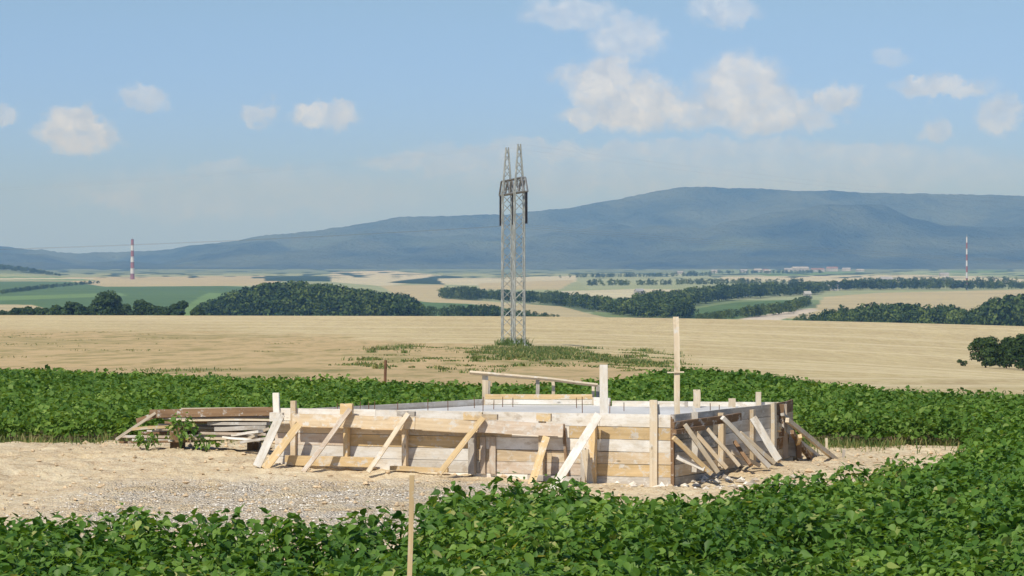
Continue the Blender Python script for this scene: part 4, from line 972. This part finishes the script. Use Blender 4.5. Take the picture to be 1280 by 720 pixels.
house(1036, 2480, 20, 12, 4, -.1, 'long low white shed at the left end of the right tree belt', HGREY); house(1052, 2560, 12, 10, 6, .3, 'white house just right of the long low shed', HGREY)
house(923, 2300, 9, 7, 5, .1, 'tiny white house among the belt trees left of the green field', HGREY); house(1108, 2900, 14, 10, 8, 0, 'pale block half hidden by the right tree belt', HGREY)
house(799, 2150, 7, 6, 4, .4, 'tiny pale hut left of the green field', HGREY)
hl = [(1000, 6900, 60, 30, 12, HWALL), (1022, 6500, 45, 20, 9, HROOF), (1040, 6800, 40, 20, 12, HROOF), (1058, 6900, 30, 15, 9, HGREY), (930, 6200, 22, 12, 8, HGREY), (947, 6300, 24, 14, 9, HWALL), (957, 6300, 18, 12, 8, HROOF), (893, 5600, 18, 12, 8, HGREY), (960, 5600, 18, 12, 8, HWALL), (850, 5200, 16, 12, 7, HGREY), (985, 6600, 26, 14, 9, HGREY), (1075, 6400, 26, 14, 7, HWALL), (1180, 4600, 22, 12, 7, HGREY)]
nm = ['largest white hall of the far village', 'red roofed long building in front of the village hall', 'red roofed block right of the village hall', 'grey roofed house at the right end of the village', 'grey roofed house left of the village', 'white house left of the village, beside a red roof', 'red roofed house in the group left of the village', 'small grey roofed farm house on the plain', 'small white farm house on the plain below the village', 'grey farm shed nearest the pylon on the plain', 'grey house at the left end of the village', 'white shed right of the village', 'lone grey shed on the plain at the right']
for q, lb in zip(hl, nm): house(q[0], q[1], q[2] * .8, q[3] * .7, q[4] * .72, random.uniform(-.3, .3), lb, q[5])

# ------------------------------------------------------------ haze
m, t, out = nt('haze_air'); pv = t.nodes.new('ShaderNodeVolumePrincipled')
pv.inputs['Color'].default_value = (.25, .52, 1.0, 1); pv.inputs['Density'].default_value = 1.25e-4; pv.inputs['Anisotropy'].default_value = 0.0
pv.inputs['Absorption Color'].default_value = (1, 1, 1, 1)
t.links.new(pv.outputs[0], out.inputs['Volume'])
S_ = 18500.; z0, z1 = -150., 560.
vs = [(-S_, -S_, z0), (S_, -S_, z0), (S_, S_, z0), (-S_, S_, z0), (-S_, -S_, z1), (S_, -S_, z1), (S_, S_, z1), (-S_, S_, z1)]
o = mesh_np('haze', vs, np.array([(3, 2, 1, 0), (4, 5, 6, 7), (0, 1, 5, 4), (1, 2, 6, 5), (2, 3, 7, 6), (3, 0, 4, 7)]), m); o['kind'] = 'stuff'
tag(o, 'thin blue summer haze lying over the whole valley', 'haze')

# ------------------------------------------------------------ sky, sun
SUN_EL, SUN_AZ = R(50), R(180 + 30)      # azimuth clockwise from +Y: behind the camera, to the left
w = bpy.data.worlds.new("World"); scene.world = w; w.use_nodes = True; t = w.node_tree; t.nodes.clear()
out = t.nodes.new('ShaderNodeOutputWorld'); bg = t.nodes.new('ShaderNodeBackground'); t.links.new(bg.outputs[0], out.inputs[0])
sky = t.nodes.new('ShaderNodeTexSky'); sky.sky_type = 'NISHITA'; sky.sun_disc = False; sky.sun_elevation = SUN_EL; sky.sun_rotation = SUN_AZ
sky.air_density = 1.0; sky.dust_density = .1; sky.ozone_density = 5.0; sky.altitude = 200
tc = t.nodes.new('ShaderNodeTexCoord'); sx = t.nodes.new('ShaderNodeSeparateXYZ'); t.links.new(tc.outputs['Generated'], sx.inputs[0])
az = math_(t, 'ARCTAN2', sx.outputs[0], sx.outputs[1]); el = math_(t, 'ARCSINE', sx.outputs[2])
cb = t.nodes.new('ShaderNodeCombineXYZ'); t.links.new(math_(t, 'MULTIPLY', az, 30.), cb.inputs[0]); t.links.new(math_(t, 'MULTIPLY', el, 30.), cb.inputs[1])
nz = t.nodes.new('ShaderNodeTexNoise'); nz.inputs['Scale'].default_value = 2.6; nz.inputs['Detail'].default_value = 9; nz.inputs['Roughness'].default_value = .66; t.links.new(cb.outputs[0], nz.inputs['Vector'])
v1 = t.nodes.new('ShaderNodeVectorMath'); v1.operation = 'SUBTRACT'; t.links.new(nz.outputs['Color'], v1.inputs[0]); v1.inputs[1].default_value = (.5, .5, .5)
v2 = t.nodes.new('ShaderNodeVectorMath'); v2.operation = 'MULTIPLY'; t.links.new(v1.outputs[0], v2.inputs[0]); v2.inputs[1].default_value = (.72, .62, 0)
v3 = t.nodes.new('ShaderNodeVectorMath'); v3.operation = 'ADD'; t.links.new(cb.outputs[0], v3.inputs[0]); t.links.new(v2.outputs[0], v3.inputs[1]); PV = v3.outputs[0]
CL = [(95, 170, 58, 22, .75), (88, 150, 32, 22, .8), (178, 124, 34, 16, .5), (322, 140, 22, 17, .5), (405, 146, 48, 17, .6), (425, 138, 22, 12, .5), (4, 140, 24, 12, .5),
      (755, 105, 45, 38, 1.), (795, 130, 70, 38, .9), (720, 95, 38, 18, .45), (735, 142, 40, 18, .6), (925, 112, 62, 48, .72), (925, 88, 32, 20, .55), (850, 140, 120, 26, .6), (960, 138, 70, 36, .65), (1000, 145, 40, 20, .45),
      (1045, 128, 30, 22, .65), (1175, 110, 66, 14, .55), (1250, 145, 30, 28, .5), (1172, 163, 26, 17, .45), (1118, 68, 20, 14, .35), (715, 16, 62, 24, .45), (785, 48, 48, 34, .5), (788, 22, 16, 14, .4), (905, 12, 48, 22, .45),
      (560, 200, 120, 14, .38), (700, 188, 190, 14, .4), (880, 188, 180, 14, .38), (1075, 190, 90, 14, .38), (1000, 205, 300, 22, .3), (525, 208, 40, 12, .35), (285, 208, 60, 9, .3), (150, 250, 40, 18, .3), (1180, 205, 160, 14, .2), (300, 240, 260, 36, .20), (900, 215, 420, 34, .26)]
dens = None
for (cx_, cy_, rx, ry, s) in CL:
    ca = math.atan((cx_ - 640) / F) * 30; ce = math.atan((HR - cy_) / F * math.cos(ca / 30)) * 30
    a = t.nodes.new('ShaderNodeVectorMath'); a.operation = 'SUBTRACT'; t.links.new(PV, a.inputs[0]); a.inputs[1].default_value = (ca, ce, 0)
    b = t.nodes.new('ShaderNodeVectorMath'); b.operation = 'MULTIPLY'; t.links.new(a.outputs[0], b.inputs[0]); b.inputs[1].default_value = (100 / rx / 1.15, 100 / ry / 1.15, 0)
    c = t.nodes.new('ShaderNodeVectorMath'); c.operation = 'LENGTH'; t.links.new(b.outputs[0], c.inputs[0])
    mr = t.nodes.new('ShaderNodeMapRange'); mr.interpolation_type = 'SMOOTHSTEP'; t.links.new(c.outputs['Value'], mr.inputs[0])
    for i, v_ in zip(range(1, 5), (1.02, .5, 0., min(1, s * (1.25 if s > .4 else 1.0)))): mr.inputs[i].default_value = v_
    d = mr.outputs[0]
    dens = d if dens is None else math_(t, 'MAXIMUM', dens, d)
nz2 = t.nodes.new('ShaderNodeTexNoise'); nz2.inputs['Scale'].default_value = 5.5; nz2.inputs['Detail'].default_value = 6; t.links.new(cb.outputs[0], nz2.inputs['Vector'])
dens = math_(t, 'MULTIPLY', dens, math_(t, 'MULTIPLY_ADD', nz2.outputs[0], 1.3, .38), clamp=True)
nz3 = t.nodes.new('ShaderNodeTexNoise'); nz3.inputs['Scale'].default_value = 3.5; nz3.inputs['Detail'].default_value = 3; t.links.new(PV, nz3.inputs['Vector'])
K_ = .78 / .08
cc = mixc(t, ramp(t, nz3.outputs[0], [(.35, 0.), (.65, 1.)]), (.60 * K_, .73 * K_, 1.0 * K_), (.84 * K_, .95 * K_, 1.16 * K_))
skyc = mixc(t, 1.0, sky.outputs[0], ramp(t, math_(t, 'MULTIPLY', el, 4.), [(0., (.38, .64, 1.0)), (.16, (.54, .73, .78)), (.5, (.86, .88, .50))]), 'MULTIPLY')
skyc = mixc(t, 1.0, skyc, (1.18, 1.19, 2.25), 'MULTIPLY')
SKYC = mixc(t, math_(t, 'MULTIPLY', dens, 1.0), skyc, cc)
t.links.new(SKYC, bg.inputs[0]); bg.inputs[1].default_value = .08
sl = bpy.data.lights.new('sun', 'SUN'); sl.energy = 4.2; sl.angle = R(.5); sl.color = (1, .965, .86); so = bpy.data.objects.new('sun', sl); link(so)
dirv = Vector((math.sin(SUN_AZ) * math.cos(SUN_EL), math.cos(SUN_AZ) * math.cos(SUN_EL), math.sin(SUN_EL)))
so.rotation_euler = dirv.to_track_quat('Z', 'Y').to_euler(); so.location = dirv * 50
# ------------------------------------------------------------ camera
cam = bpy.data.cameras.new('camera'); co = bpy.data.objects.new('camera', cam); link(co); co.location = (0, 0, H); co.rotation_euler = (R(90), 0, 0)
cam.sensor_width = 36; cam.lens = 36 * F / 1280; cam.shift_y = -(360 - HR) / 1280; cam.clip_end = 60000; cam.clip_start = .1
scene.camera = co
vs_ = scene.view_settings; vs_.view_transform = 'Standard'; vs_.look = 'None'; vs_.gamma = 1; vs_.exposure = 0.2; vs_.use_curve_mapping = False
